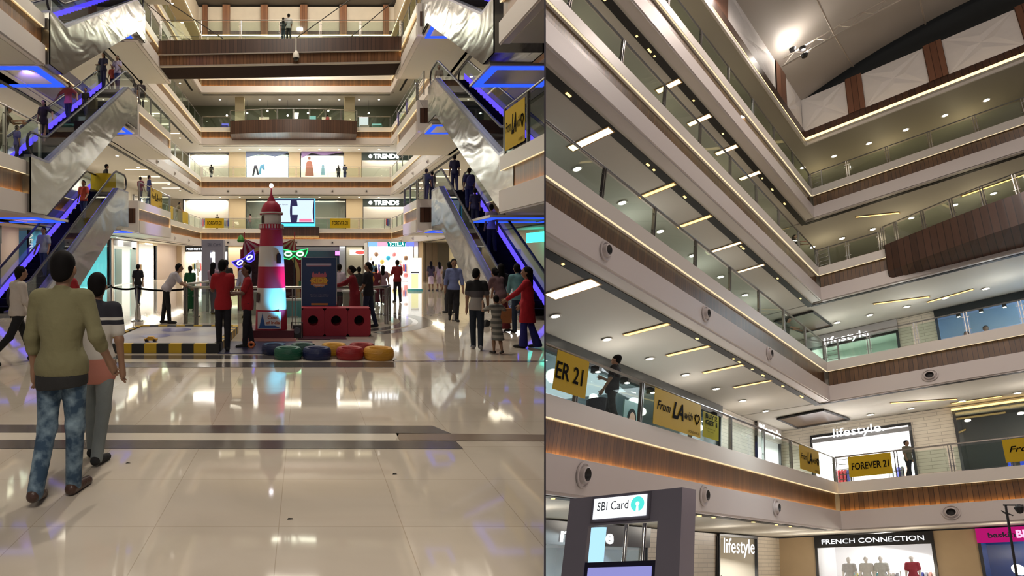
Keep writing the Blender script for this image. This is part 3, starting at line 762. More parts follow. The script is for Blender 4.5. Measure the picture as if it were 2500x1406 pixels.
# bridge between the third level landings
t = thing('foot_bridge', 'timber clad foot bridge spanning the hall at the third level', 'bridge', (-1.5, 35, ZL[3]-1.6))
def brz(x): return ZL[3]-.12+.28*(x+8.9)/14.8
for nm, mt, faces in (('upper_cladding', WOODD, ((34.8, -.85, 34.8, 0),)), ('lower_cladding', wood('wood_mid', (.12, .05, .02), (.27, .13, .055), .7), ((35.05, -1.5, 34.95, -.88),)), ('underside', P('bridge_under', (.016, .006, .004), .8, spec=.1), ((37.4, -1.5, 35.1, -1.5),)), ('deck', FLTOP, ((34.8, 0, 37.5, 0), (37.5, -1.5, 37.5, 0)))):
    m = MB()
    for (y0, za, y1, zb) in faces: m.quad((-8.9, y0, brz(-8.9)+za), (5.85, y0, brz(5.85)+za), (5.85, y1, brz(5.85)+zb), (-8.9, y1, brz(-8.9)+zb), 14.7, 1)
    m.build(nm, mt, t)
m = MB(); m.obox((-8.9, 34.75, brz(-8.9)-.9), (14.75, 0, .28), (0, .1, 0), (0, 0, .06)); m.obox((-8.9, 34.85, brz(-8.9)-1.55), (14.75, 0, .28), (0, .25, 0), (0, 0, .06)); m.build('edge_trim', P('bridge_trim', (.3, .26, .22), .4), t)
r = railing('glass railing on the near side of the foot bridge', [(-8.8, 34.9), (5.8, 34.9)], ZL[3]+.02, 2.45, 1.15, clip=False)
railing('glass railing on the far side of the foot bridge', [(-8.8, 37.4), (5.8, 37.4)], ZL[3]+.05, 2.45, 1.1, clip=False)
# slanting stay cables above the bridge and hanging camera under it
for n, (a, b) in enumerate((((-11.6, 34.9, 19.6), (-5., 34.9, 15.2)), ((-12.8, 37.3, 20.5), (-6.6, 37.4, 15.3)), ((6., 34.9, 19.9), (-.6, 34.9, 15.2)), ((8.2, 37.3, 20.6), (1.8, 37.4, 15.3)))):
    m = MB(); m.tube([a, b], .03, 6); solo('stay_cable', m, P('cable_dark', (.04, .035, .03), .7), 'thin slanting steel stay %s' % ('at the left front of the foot bridge', 'at the left rear of the foot bridge', 'at the right front of the foot bridge', 'at the right rear of the foot bridge')[n], 'cable', b)
t = thing('dome_camera', 'small white dome camera hanging in front of the timber bridge', 'camera', (-.55, 34.6, 13.9))
m = MB(); m.tube([(-.55, 34.65, 15.2), (-.55, 34.65, 14.3)], .04, 8); m.build('bracket', STRIPW, t)
m = MB(); m.lathe([(.06, .45), (.17, .3), (.2, .12), (.2, 0)], (-.55, 34.6, 13.9), 16); m.build('housing', STRIPW, t, smooth=True)
m = MB(); m.lathe([(.17, 0), (.15, -.1), (.09, -.17), (.001, -.2)], (-.55, 34.6, 13.9), 16); m.build('lens_dome', P('dome_dark', (.02, .02, .02), .1), t, smooth=True)
# top ceiling with the lit cove and clerestory
zc = 24.1
m = MB(); m.box(-17, XL, 3, 66, zc, zc+.3); m.box(XR, 17, 3, 66, zc, zc+.3); m.box(XL, XR, YF, 66, zc, zc+.3); struct(m.build('ceiling', P('ceil_top', (.55, .47, .32), .6), clip=True))
def frame_ring(n, mt, o0, z0, z1, t_=.1):
    m = MB(); m.box(XL-o0-t_, XL-o0, 3, YF+o0, z0, z1); m.box(XR+o0, XR+o0+t_, 3, YF+o0, z0, z1); m.box(XL-o0, XR+o0, YF+o0, YF+o0+t_, z0, z1); struct(m.build('trim_%d' % n, mt, clip=True))
frame_ring(960, E('cove', (1., .78, .45), 5.), .02, zc+.3, zc+.42); frame_ring(961, WOODD, .25, zc+.3, zc+.9); frame_ring(962, P('clerestory', (.78, .72, .62), .6, vary=.08, bscale=1.5), .35, zc+.9, zc+3.4)
m = MB()
for x in (-8.0, -4.15, -.15, 3.85): m.box(x-.38, x+.38, YF+.05, YF+.35, zc+.5, zc+3.5)
m.box(-10.4, -9.9, YF+.05, YF+.35, zc+.5, zc+3.5); m.box(7.9, 8.5, YF+.05, YF+.35, zc+.5, zc+3.5); struct(m.build('trim_963', wood('pilaster', (.2, .085, .045), (.38, .19, .1), .6)))
m = MB(); m.box(-14, 14, 3, 62, zc+3.6, zc+3.8); struct(m.build('ceiling_roof', P('roof_dark', (.10, .09, .08), .7), clip=True))
# ---- far ground level (soffit at 3.2)
G = ZS[0]
m = MB(); m.box(-17, -12.5, 58, 63, 0, G); struct(m.build('wall_corner', BEIGE))
shopfront('FRENCH CONNECTION store seen across the hall on the ground floor', ((448-745)/23.3, 60, 0), (1, 0, 0), (0, -1, 0), 4.7, G, sign='FRENCH CONNECTION', signh=.6, signcol=P('sign_black', (.012, .012, .014), .3), tx=(.08, .92), th=.2, lamp=300, seed=11, textcol=E('sign_dim', (.9, .95, 1), 2.))
beige(20, (558-745)/23.3, (605-745)/23.3, 60.2, 0, G); beige(21, -16, (446-745)/23.3, 60.2, 0, G)
shopfront('dark shop with blue shelves behind the carnival booth', ((605-745)/23.3, 60, 0), (1, 0, 0), (0, -1, 0), 9.8, G, lamp=40, wallm=P('dark_teal', (.04, .09, .10), .4), seed=12, signh=.5, signcol=DARKP, lcol=(.6, .9, 1))
m = MB(); m.box((817-745)/23, (838-745)/23, 59.5, 59.7, G-.95, G-.55); solo('pink_sign', m, E('pink', (1, .1, .75), 5.), 'small glowing pink sign above the blue banner', 'sign', (3.1, 59.5, G-.95))
beige(22, (828-745)/23.3, (842-745)/23.3, 59.6, 0, G, P('steel_pillar', (.35, .38, .42), .3, .5))
beige(23, (845-745)/23.3, 6., 60.2, 0, G, P('wall_grey', (.30, .28, .22), .6))
t = thing('oval_sign', 'white sign panel with red oval logo on the far ground floor', 'sign', (5.4, 57.2, 1.7))
m = MB(); m.box(4.45, 6.4, 57.2, 57.3, 2.25, 2.75); m.build('panel', E('panel_white', (.9, .9, .9), 1.6), t)
m = MB(); m.lathe([(.001, 0), (.5, 0), (.5, .01)], (5.5, 57.17, 2.48), 24, ax=1); 
m.v = [(p[0], p[1], 2.48+(p[2]-2.48)*.36) for p in m.v]; m.build('red_oval', E('oval_red', (.9, .1, .08), 1.6), t)
# bright corner shop at the right
KS = (5., 46., 0)
shopfront('very bright toy and accessory shop at right of the ground floor', KS, (1, 0, 0), (0, -1, 0), 3.75, 3.16, lamp=300, seed=21, signh=.0, depth=2.6, stk=1.3)
kt = [o for o in COL.objects if o.get('label', '').startswith('very bright toy')][0]
m = MB(); put_text(m, 'YOTILLA', (6.7, 45.8, 2.86), (1, 0, 0), (0, 0, 1), 1.2, .3, bold=.02); m.build('lettering', E('letters_mint', (.55, 1, .9), 2.5), kt)
for x0, x1, c in ((5.05, 5.8, (.15, .3, 1.)), (5.8, 6.55, (1, .25, .35)), (6.6, 8.0, (.0, .12, .12)), (8.05, 8.7, (.12, .15, .8))):
    m = MB(); m.box(x0, x1, 45.85, 45.95, 2.8, 3.16); m.build('poster_strip', E('strip%.1f' % x0, c, 2.2), kt)
m = MB(); put_text(m, 'THE HOLIC', (5.3, 45.8, 2.42), (1, 0, 0), (0, 0, 1), 2.2, .3, bold=.03); m.build('second_lettering', E('sign_white', (1, 1, 1), 6.), kt)
for i in range(14):
    c = [(.05, .5, .8), (.9, .3, .3), (.95, .9, .8), (.3, .18, .1), (.9, .7, .2)][i % 5]
    m = MB(); x = 5.3+(i % 7)*.48; z = .5+(i//7)*1.1; m.lathe([(.001, .22), (.14, .16), (.2, 0), (.14, -.16), (.001, -.22)], (x, 46.6, z+.3*(i % 3)), 10); m.build('plush_toy', cloth(c), kt, smooth=True)
# tall lit figure poster column
t = thing('poster_column', 'tall lit poster column of a figure in yellow trousers on green foot', 'display stand', (6.15, 32, 0))
m = MB(); m.box(5.78, 6.5, 32, 32.2, .12, 1.85); m.build('panel', E('poster_lit', (.95, .93, .85), 1.3), t)
m = MB(); m.box(5.93, 6.3, 31.97, 32, .15, .95); m.build('yellow_print', E('poster_yel', (.95, .9, .45), 1.2), t)
m = MB(); m.box(5.9, 6.35, 31.97, 32, 1.0, 1.07); m.build('belt_print', DARKP, t)
m = MB(); m.lathe([(.001, .12), (.42, .12), (.45, 0), (.001, 0)], (6.15, 32.1, 0), 20); m.build('foot', P('greenfoot', (.1, .5, .38), .5), t)
# right side ground walls
m = MB(); m.box(11.3, 11.6, 24, 30, 0, G); m.box(11.3, 11.6, 31.6, 45, 0, G); m.box(11.3, 11.6, 30, 31.6, 2.3, G); m.box(9, 16, 50, 50.3, 0, G); struct(m.build('wall_right_ground', P('cream_wall', (.55, .50, .36), .5), clip=True))
m = MB(); m.box(8.7, 9.1, 44.2, 46, 0, G); m.box(9.1, 11.3, 49., 49.3, 0, G); struct(m.build('wall_timber_panel', wood('pale_wood', (.35, .26, .16), (.55, .44, .3), .25), clip=True))
m = MB(); m.box(10.6, 10.75, 24.6, 27.5, 2.55, 3.0); g_ = solo('shop_sign', m, E('green_sign', (.05, .85, .62), 3.), 'glowing green shop sign at the right above a cream doorway', 'sign', (10.6, 25, 2.55), clip=True)
# left side ground: shops along x = -13
XW = -13.
def leftshop(label, y0, y1, **kw): return shopfront(label, (XW, y0, 0), (0, 1, 0), (1, 0, 0), y1-y0, G, depth=3, **kw)
m = MB(); m.box(XW-.2, XW+.02, 24.3, 26.0, 0, G); m.box(XW-.2, XW+.02, 50, 60, 0, G); m.box(XW-.2, XW+.1, 38.2, 38.6, 0, G); m.box(XW-.2, XW+.1, 43.8, 44.4, 0, G); struct(m.build('wall_left_ground', P('pinkbeige', (.60, .47, .38), .6)))
leftshop('orange lit boutique with white mannequins at far left of the ground floor', 18.5, 24.3, lamp=260, wallm=P('orange_wall', (.75, .32, .08), .5), seed=31, lcol=(1, .75, .5), signh=.75, signcol=P('dark_fascia', (.03, .028, .025), .4))
m = MB(); m.box(XW+.02, XW+.12, 23.1, 23.95, 2.6, 2.95); solo('lit_window', m, E('window_white', (1, .95, .85), 4.), 'small bright white window panel above the orange boutique', 'light panel', (XW, 23, 2.6))
leftshop('pale cyan glass shop front behind the left escalator', 28.5, 38.2, lamp=420, wallm=P('cyan_wall', (.35, .85, .85), .5), stock=False, glassp=True, lcol=(.75, 1, 1))
leftshop('entrance with black door frame behind the walking silhouette', 38.6, 43.8, lamp=260, seed=33, signh=.45, lcol=(1, .95, .75))
leftshop('cream lit shop with pink and black stock on the left of the ground floor', 44.4, 50, lamp=420, seed=35, stk=1.4, lcol=(1, .93, .75), signh=.2, signcol=P('cream_sign', (.8, .7, .5), .5))
for y in (39.3, 42.5):
    m = MB(); m.box(XW+.15, XW+.25, y, y+.9, G-.5, G-.1); solo('lit_sign_box', m, E('window_white', (1, .95, .85), 4.), 'white lit sign box %s the black framed entrance' % ('at the near end above' if y < 40 else 'at the far end above'), 'sign', (XW+.2, y, G-.5))
for y0 in (38.8, 42.2):
    m = MB(); m.box(XW+.1, XW+.16, y0, y0+1.4, .05, 2.5); struct(m.build('door_%d' % (1 if y0 < 40 else 2), P('door_teal', (.2, .32, .33), .2)))
# blue vertical banner
t = thing('hanging_banner', 'tall blue shop banner with white vertical lettering beside left escalator', 'banner', (XW+.4, 26.6, 0))
m = MB(); m.box(XW+.35, XW+.4, 26.1, 28.5, .3, 3.1); m.build('print', speckle('blue_print', (.04, .16, .30), (.10, .45, .62), 1.4), t)
m = MB(); m.box(XW+.37, XW+.42, 26.05, 26.3, .3, 3.1); m.build('dark_edge', INK, t)
m = MB(); put_text(m, 'AEROPOSTALE', (XW+.43, 26.15, 3.0), (0, 0, -1), (0, 1, 0), 2.7, .34, bold=.02); m.build('lettering', P('print_white', (.85, .85, .85), .6), t)
# ================================================================ escalators
SKINM, nt, b_ = None, None, None
def crinkle():
    m, nt, b = _nt('crinkled_silver'); N = nt.nodes; L = nt.links.new
    b.inputs['Base Color'].default_value = (.30, .295, .28, 1); b.inputs['Metallic'].default_value = .88; b.inputs['Roughness'].default_value = .24
    tc = N.new('ShaderNodeTexCoord'); mp = N.new('ShaderNodeMapping'); mp.inputs['Scale'].default_value = (1, .55, 1.1); L(tc.outputs['Object'], mp.inputs[0])
    nz = N.new('ShaderNodeTexNoise'); nz.inputs['Scale'].default_value = .75; nz.inputs['Detail'].default_value = 1.5; nz.inputs['Distortion'].default_value = 1.6; L(mp.outputs[0], nz.inputs['Vector'])
    bp = N.new('ShaderNodeBump'); bp.inputs['Strength'].default_value = .17; bp.inputs['Distance'].default_value = .3; L(nz.outputs['Fac'], bp.inputs['Height']); L(bp.outputs[0], b.inputs['Normal'])
    return m
SILV = crinkle()
DECK = P('deck_blue_steel', (.12, .12, .17), .3, .8); RUB = P('handrail_rubber', (.012, .012, .02), .35); STEP = P('step_dark', (.008, .008, .010), .8, spec=.1)
BLU = E('blue_led', (.11, .07, 1.), 1.5); BLU2 = E('blue_cove', (.03, .10, 1.), 1.3)
EGL = glass('escalator_glass', (.80, .86, .88), .2)
def escalator(label, xa, xb, yf, yt, z0, z1, hang=True):
    """xa = face towards the hall, xb = face towards the gallery"""
    sg = 1 if xb > xa else -1; y_0, y_1 = yf-1.3, yt+1.5; tn = (z1-z0)/(yt-yf)
    t = thing('escalator', label, 'escalator', ((xa+xb)/2, yf, z0))
    def nz(y): return z0 if y < yf else (z1 if y > yt else z0+(y-yf)*tn)
    ys = [y_0, yf, yt, y_1]
    bot = z0-1.65 if hang else z0; dr = 1.55
    yb = yf+(bot-(z0-dr))/tn
    poly = [(y_0, bot), (max(yb, y_0+.1), bot), (yt-.1, z1-dr), (y_1, z1-dr), (y_1, z1+.12), (yt, z1+.12), (yf, z0+.12), (y_0, z0+.12)]
    for nm, x, w in (('side_cladding', xa, .05), ('side_cladding', xb-sg*.05, .05)):
        m = MB(); m.prism(poly, 0, min(x, x+sg*w), max(x, x+sg*w)); m.build(nm, SILV, t, clip=True)
    m = MB()
    for a, b in ((0, 1), (1, 2), (2, 3)):
        p, q = poly[a], poly[b]; m.quad((xa, *p), (xb, *p), (xb, *q), (xa, *q))
    m.quad((xa, *poly[0]), (xb, *poly[0]), (xb, *poly[7]), (xa, *poly[7])); m.build('underside', SILV, t, clip=True)
    for x in (xa, xb-sg*.24):
        m = MB(); lo, hi = min(x, x+sg*.24), max(x, x+sg*.24)
        m.prism([(y_0, z0+.12), (yf, z0+.12), (yt, z1+.12), (y_1, z1+.12), (y_1, z1+.2), (yt, z1+.2), (yf-.05, z0+.2), (y_0, z0+.2)], 0, lo, hi); m.build('balustrade_deck', DECK, t, clip=True)
        xc = x+sg*.12
        m = MB(); m.prism([(y_0+.35, z0+.2), (yf, z0+.2), (yt, z1+.2), (y_1-.35, z1+.2), (y_1-.35, z1+.95), (yt-.1, z1+.95), (yf-.1, z0+.95), (y_0+.35, z0+.95)], 0, xc-.008, xc+.008); m.build('glass_balustrade', EGL, t, clip=True)
        pts = []
        for k in range(9):
            a = PI/2+PI*k/8; pts.append((xc, y_0+.38+.38*math.cos(a), z0+.6+.38*math.sin(a)))
        pts = pts[::-1]
        pts += [(xc, yf-.25, z0+.98), (xc, yf+.1, z0+1.06), (xc, yt-.3, z1+.86), (xc, yt, z1+.98)]
        for k in range(9):
            a = PI/2-PI*k/8; pts.append((xc, y_1-.38+.38*math.cos(a), z1+.6+.38*math.sin(a)))
        m = MB(); m.tube(pts, .045, 8); m.build('handrail', RUB, t, clip=True, smooth=True)
    m = MB(); x0, x1 = sorted((xa+sg*.24, xb-sg*.24)); n = int((yt-yf)/.4); st = []
    for i in range(n):
        ya = yf+(yt-yf)*i/n; yb_ = yf+(yt-yf)*(i+1)/n; za = z0+(z1-z0)*(i+1)/n-.02
        m.quad((x0, ya, za-(z1-z0)/n), (x1, ya, za-(z1-z0)/n), (x1, ya, za), (x0, ya, za)); m.quad((x0, ya, za), (x1, ya, za), (x1, yb_, za), (x0, yb_, za))
    m.quad((x0, y_0, z0+.01), (x1, y_0, z0+.01), (x1, yf, z0+.01), (x0, yf, z0+.01)); m.quad((x0, yt, z1+.0), (x1, yt, z1), (x1, y_1, z1), (x0, y_1, z1)); m.build('steps', STEP, t, clip=True)
    xs = xb-sg*.25
    m = MB(); m.prism([(yf, z0+.16), (yt, z1+.16), (yt, z1+.42), (yf, z0+.42)], 0, min(xs, xs-sg*.02), max(xs, xs-sg*.02)); m.build('blue_light_skirt', BLU, t, clip=True)
    m = MB(); m.prism([(yf, z0+.14), (yt, z1+.14), (yt, z1+.2), (yf, z0+.2)], 0, *sorted((xa+sg*.242, xa+sg*.26))); m.build('blue_edge_line', BLU, t, clip=True)
    return t
def spot_(at, to, power, col, ang=75, r=.08):
    l = bpy.data.lights.new('spot', 'SPOT'); l.energy = power; l.color = col; l.spot_size = math.radians(ang); l.spot_blend = .9; l.shadow_soft_size = r
    o = bpy.data.objects.new('spot_lamp', l); COL.objects.link(o); o.location = at; o.rotation_euler = (Vector(to)-Vector(at)).to_track_quat('-Z', 'Y').to_euler(); return o
EL = [(18.4, 26.9), (19.6, 28.4), (21., 29.9)]; ER = [(17.7, 26.2), (18.1, 27.), (19.9, 28.8)]
ORD = ('lowest', 'middle', 'top')
for sx, x_, y_t in ((1, 5.8, 31.5), (-1, -8.85, 31.5)): spot_((x_, 31., 6.2), (-8.9 if sx > 0 else 5.9, 33.6, 4.0), 4500, (.36, .25, 1), 17)  # added violet spots without fixtures, tinting the opposite landing fascias
for i in range(3):
    escalator('%s silver clad escalator on the left side of the hall' % ORD[i], -8.75, -10.35, *EL[i], ZL[i], ZL[i+1], hang=i > 0)
    escalator('%s silver clad escalator on the right side of the hall' % ORD[i], 6.1, 7.75, *ER[i], ZL[i], ZL[i+1], hang=i > 0)
for i, nm in enumerate(('first', 'second', 'third')):
    z = ZL[i+1]-TH-.05
    for sd, (x0, x1) in (('left', (-12.1, -9.2)), ('right', (6.4, 9.1))):
        for where, (ya, yb) in (('foot', (19.7, 22.)), ('head', (28.2, 30.2))):
            a, b = (x0, x1) if where == 'foot' else ((-10.2, -9.1) if sd == 'left' else (6.3, 7.6))
            t = thing('cove_light', 'blue glowing ring light in the soffit by the escalator %s, %s side under %s balcony' % (where, sd, nm), 'ceiling light', ((a+b)/2, ya, z))
            m = MB(); w = .3 if where == 'foot' else .22
            m.box(a, b, ya, ya+w, z, z+.03); m.box(a, b, yb-w, yb, z, z+.03); m.box(a, a+w, ya+w, yb-w, z, z+.03); m.box(b-w, b, ya+w, yb-w, z, z+.03); m.build('glowing_ring', BLU2, t, clip=True)
            m = MB(); m.box(a-.08, b+.08, ya-.08, yb+.08, z+.03, z+.12); m.build('tray', STRIPW, t, clip=True)
            if b < KX*ya: spot_((a+.8*(b-a) if sd == 'left' else a+.2*(b-a), ya+.3, z-.12), (XL if sd == 'left' else XR, ya+4.5, z+.6) if where == 'foot' else (-8.9 if sd == 'left' else 5.9, ya+6, z-TH*2+1.2), 260, (.30, .20, 1))  # extra violet spot added by each ring to wash the nearby fascia
# small steel side gate rails at right landings
for L, nm in ((1, 'first'), (2, 'second')):
    t = thing('ladder_rail', 'short steel rail with horizontal bars at the right landing, %s balcony' % nm, 'railing', (5.9, 28.6, ZL[L]))
    for y in (28.7, 30.2): m = MB(); m.tube([(5.95, y, ZL[L]-.1), (5.95, y, ZL[L]+1.1)], .035, 8); m.build('post', STEEL, t)
    m = MB()
    for k in range(6): m.tube([(5.95, 28.7, ZL[L]+.1+k*.2), (5.95, 30.2, ZL[L]+.1+k*.2)], .02, 6)
    m.build('bars', STEEL, t)
# yellow balcony banners of the left hall
def banner(label, o, u, w, h, text, th=None, tw=(.12, .88), hand=False, group=None):
    o = np.array(o, float); u = np.array(u, float); k = np.array([0, 0, 1.]); n_ = np.cross(u, k)*(1 if T is TL else -1)
    t = thing('balcony_banner', label, 'banner', o, group)
    m = MB(); m.obox(o, u*w, -n_*.008, k*h); m.build('sheet', YEL, t, clip=True)
    if text:
        m = MB()
        if hand:
            put_text(m, text[0], o+u*w*.05+k*h*.42+n_*.012, u, k, w*.27, h*.26, shear=.3, bold=.01); put_text(m, text[1], o+u*w*.36+k*h*.32+n_*.012, u, k, w*.24, h*.48, shear=.3, bold=.03)
            put_text(m, text[2], o+u*w*.62+k*h*.40+n_*.012, u, k, w*.18, h*.26, shear=.3, bold=.01)
            hp = [(0, -.5), (-.5, .1), (-.42, .42), (-.2, .5), (0, .28), (.2, .5), (.42, .42), (.5, .1), (0, -.5)]
            m.tube([o+u*(w*.9+p[0]*w*.11)+k*(h*.5+p[1]*h*.3)+n_*.014 for p in hp], .012, 5)
            put_text(m, 'FOREVER 21', o+u*w*.72+k*h*.06+n_*.012, u, k, w*.24, h*.07)
        else: put_text(m, text, o+u*w*tw[0]+k*(h-(th or h*.4))/2+n_*.012, u, k, w*(tw[1]-tw[0]), th or h*.4, bold=.015)
        m.build('lettering', INK, t)
    return t
y_ = YF-.14
banner('yellow FOREVER 21 banner on the far first balcony left of the lighthouse', (-10.1, y_, ZL[1]+.05), (1, 0, 0), 1.9, 1.0, 'FOREVER 21')
banner('yellow FOREVER 21 banner on the far first balcony right of the screen', (2.5, y_, ZL[1]+.05), (1, 0, 0), 2.05, 1.0, 'FOREVER 21')
for i, y in enumerate((40.5, 44, 49)):
    banner('yellow banner on the left side railing of the first balcony, %s from the landing' % ('first', 'second', 'third')[i], (XL+.02, y, ZL[1]+.05), (0, 1, 0), (1.5, 1.5, 2.4)[i], 1.0, None)
banner('yellow banner on the left landing platform above the purple fascia', (-8.93, 33.2, ZL[1]+.02), (0, 1, 0), 2.6, 1.0, ('From', 'LA', 'with'), hand=True)
banner('yellow handwritten banner on the near right first balcony railing', (6.05, 17.35, ZL[1]+.12), (0, -1, 0), 1.55, 1.2, ('From', 'LA', 'with'), hand=True)
m = MB(); m.lathe([(1.0, 0), (1.0, 1.0)], (-9.9, 28.9, ZL[1]+.05), 16, a0=-2.2, a1=-.9); solo('balcony_banner', m, YEL, 'curved yellow banner behind the head of the lowest left escalator', 'banner', (-9.9, 28.9, ZL[1]+.05))
# big screen
t = thing('video_wall', 'large video screen in glowing cyan frame showing two snack packets', 'screen', (-.85, 57., ZL[1]+.15))
x0, x1, z0, z1 = (668-745)/24.56, (770-745)/24.56, ZL[1]+.18, ZL[1]+2.95
m = MB(); m.box(x0, x1, 57., 57.25, z0, z1); m.build('housing', DARKP, t)
m = MB(); yy = 56.98
for a, b, c, d in ((x0, x1, z0, z0+.28), (x0, x1, z1-.06, z1), (x0, x0+.06, z0, z1), (x1-.1, x1, z0, z1)): m.box(a, b, yy, 57, c, d)
m.build('cyan_frame', E('cyan', (.10, .70, 1), 1.6), t)
m = MB(); m.box(x0+.08, x1-.1, 56.99, 57, z0+.3, z1-.06); m.build('screen_panel', E('scr_dark', (.035, .03, .09), 1.), t)
m = MB()
for cx, w in ((x0+.95, .78), (x1-1.0, .85)):
    N = 14; L_, R_ = [], []
    for i in range(N+1):
        q = i/N; dx = w*(1-.14*math.sin(PI*q)); z = z0+.42+q*2.15; L_.append((cx-dx, 56.97, z)); R_.append((cx+dx, 56.97, z))
    for i in range(N): m.face([L_[i], R_[i], R_[i+1], L_[i+1]])
m.build('packet_image', E('packet', (.70, .85, 1.), 1.15), t)
m = MB(); m.box(x0+1.85, x0+2.55, 56.965, 56.97, z0+1.15, z0+2.0); m.build('white_tile', E('packet', (.70, .85, 1.), 1.15), t)
m = MB(); put_text(m, 'new flavour', (x0+.45, 56.95, z0+2.1), (1, 0, 0), (0, 0, 1), 1., .14); m.build('packet_text', P('greytext', (.2, .2, .25), .5), t)
m = MB(); m.box(x1-1.6, x1-.4, 56.955, 56.965, z0+.45, z0+.75); m.build('pink_patch', E('pinkp', (1, .20, .35), 1.2), t)
# ================================================================ play area
KY = P('kerb_yellow', (.62, .40, .02), .4); KB = P('kerb_black', (.02, .02, .02), .4)
t = thing('play_platform', 'low grey play platform edged with yellow and black kerb blocks', 'platform', (-2.8, 12., 0))
m = MB(); m.box(-3.85, -1.7, 10.75, 13.6, 0, .15); m.build('mat', speckle('mat_print', (.28, .27, .36), (.46, .43, .44), .9, .35), t)
xs = [(-3.9, -1.6, 10.6, 10.75, 0), (-3.9, -1.6, 13.6, 13.75, 0)]
for (a, b, c, d, ax) in xs:
    n = 10 if c < 12 else 11
    for i in range(n):
        m = MB(); x = a+(b-a)*i/n; m.box(x, x+(b-a)/n, c, d, 0, .17); m.build('kerb_block', KY if i % 2 == 0 else KB, t)
for x in (-4.0, -1.7):
    for i in range(12):
        m = MB(); y = 10.75+2.85*i/12; m.box(x, x+.12, y, y+2.85/12, 0, .17); m.build('kerb_block', KY if i % 2 else KB, t)
for i, (x, y, r) in enumerate(((-2.9, 12.9, .33), (-3.1, 11.9, .3))):
    m = MB(); m.lathe([(.001, .153), (r, .153)], (x, y, 0), 24); m.build('blue_spot', P('spot_blue', (.16, .17, .38), .3), t)
def toy_car(label, x, y, z, c):
    t = thing('toy_car', label, 'toy', (x, y, z)); a = P('toy_%.2f' % c[0], c, .35)
    m = MB(); m.prism([(x-.12, z+.025), (x+.12, z+.025), (x+.12, z+.06), (x+.07, z+.065), (x+.04, z+.1), (x-.05, z+.1), (x-.08, z+.065), (x-.12, z+.06)], 1, y-.05, y+.05); m.build('body', a, t)
    for i in (-1, 1):
        for j in (-1, 1):
            m = MB(); m.lathe([(.001, -.012), (.028, -.012), (.028, .012), (.001, .012)], (x+i*.075, y+j*.055, z+.028), 12, ax=1); m.build('wheel', RUB, t, smooth=True)
toy_car('tiny yellow toy car on the play platform', -2.97, 11.05, .15, (.7, .38, .03))
# lighthouse
HX, HY = -.74, 12.55; LR = P('lh_red', (.42, .015, .045), .55); LW = P('lh_white', (.70, .66, .60), .55)
t = thing('lighthouse_model', 'red and white striped model lighthouse with domed roof and bulb on top', 'model lighthouse', (HX, HY, .0))
m = MB(); m.box(HX-.55, HX+.5, HY-.35, HY+.6, 0, .22); m.build('plinth', P('plinth_red', (.10, .012, .02), .4), t)
m = MB(); m.box(HX-.6, HX+.55, HY-.4, HY-.35, .0, .06); m.build('plinth_trim', P('trim_pink', (.55, .25, .22), .4), t)
def seg(nm, mt, pr): m = MB(); m.lathe([(r, z) for r, z in pr], (HX, HY, 0), 40); return m.build(nm, mt, t, smooth=True)
seg('base_band', LR, [(.35, .2), (.335, .65)]); seg('white_band', LW, [(.335, .65), (.31, 1.12)]); seg('red_band', LR, [(.31, 1.12), (.285, 1.58)]); seg('white_band', LW, [(.285, 1.58), (.262, 2.02)]); seg('red_band', LR, [(.262, 2.02), (.238, 2.40)])
seg('gallery_ring', LR, [(.238, 2.38), (.262, 2.40), (.262, 2.50), (.22, 2.50)])
for j in range(26):
    a = 2*PI*j/26; m = MB(); x, y = HX+.264*math.cos(a), HY+.264*math.sin(a); m.tube([(x, y, 2.41), (x, y, 2.49)], .012, 5); m.build('gallery_picket', LW, t)
seg('lantern_room', LW, [(.215, 2.50), (.21, 2.74)])
seg('dome', LR, [(.255, 2.71), (.25, 2.76)]+[(.225*math.cos(a), 2.76+.27*math.sin(a)) for a in [i*PI/2/8 for i in range(9)]]); seg('dome_ring', LW, [(.257, 2.73), (.262, 2.745), (.255, 2.76)])
seg('finial', LR, [(.09, 2.99), (.085, 3.04), (.05, 3.10), (.022, 3.16), (.012, 3.30)]); seg('bulb', E('bulb', (.95, .9, 1), 12.), [(.001, 3.30), (.035, 3.32), (.045, 3.35), (.03, 3.39), (.001, 3.40)])
def arch_window(a, z, w, h, r):
    """small arched window on the tower wall"""
    ca, sa = math.cos(a), math.sin(a); o = np.array([HX+r*ca, HY+r*sa, z]); u = np.array([-sa, ca, 0]); n_ = np.array([ca, sa, 0])
    for nm, mt, k, e in (('window_frame', P('win_frame', (.25, .12, .05), .5), 1.22, .004), ('window_pane', P('win_dark', (.03, .015, .015), .3), 1., .012)):
        pts = [(-w/2*k, -.01*k), (w/2*k, -.01*k), (w/2*k, h*.65)]+[(w/2*k*math.cos(q), h*.65+w/2*k*math.sin(q)*1.3) for q in [i*PI/8 for i in range(1, 8)]]+[(-w/2*k, h*.65)]
        m = MB(); m.face([o+u*p[0]+np.array([0, 0, p[1]])+n_*e*1. for p in pts]); m.face([o+u*p[0]+np.array([0, 0, p[1]])+n_*(e-.03) for p in pts]); m.build(nm, mt, t)
arch_window(-PI/2-.95, 2.53, .08, .16, .216); arch_window(-PI/2+.62, 1.66, .10, .22, .29); arch_window(-PI/2-.95, .82, .10, .20, .34)
t2 = thing('sign_card', 'white sign card reading Coast of India leaning on the lighthouse base', 'sign', (HX-.02, HY-.42, .22))
m = MB(); m.obox((HX-.27, HY-.37, .26), (.50, 0, 0), (0, .02, .0), (0, .02, .36)); m.build('card', P('card_white', (.68, .66, .68), .5), t2)
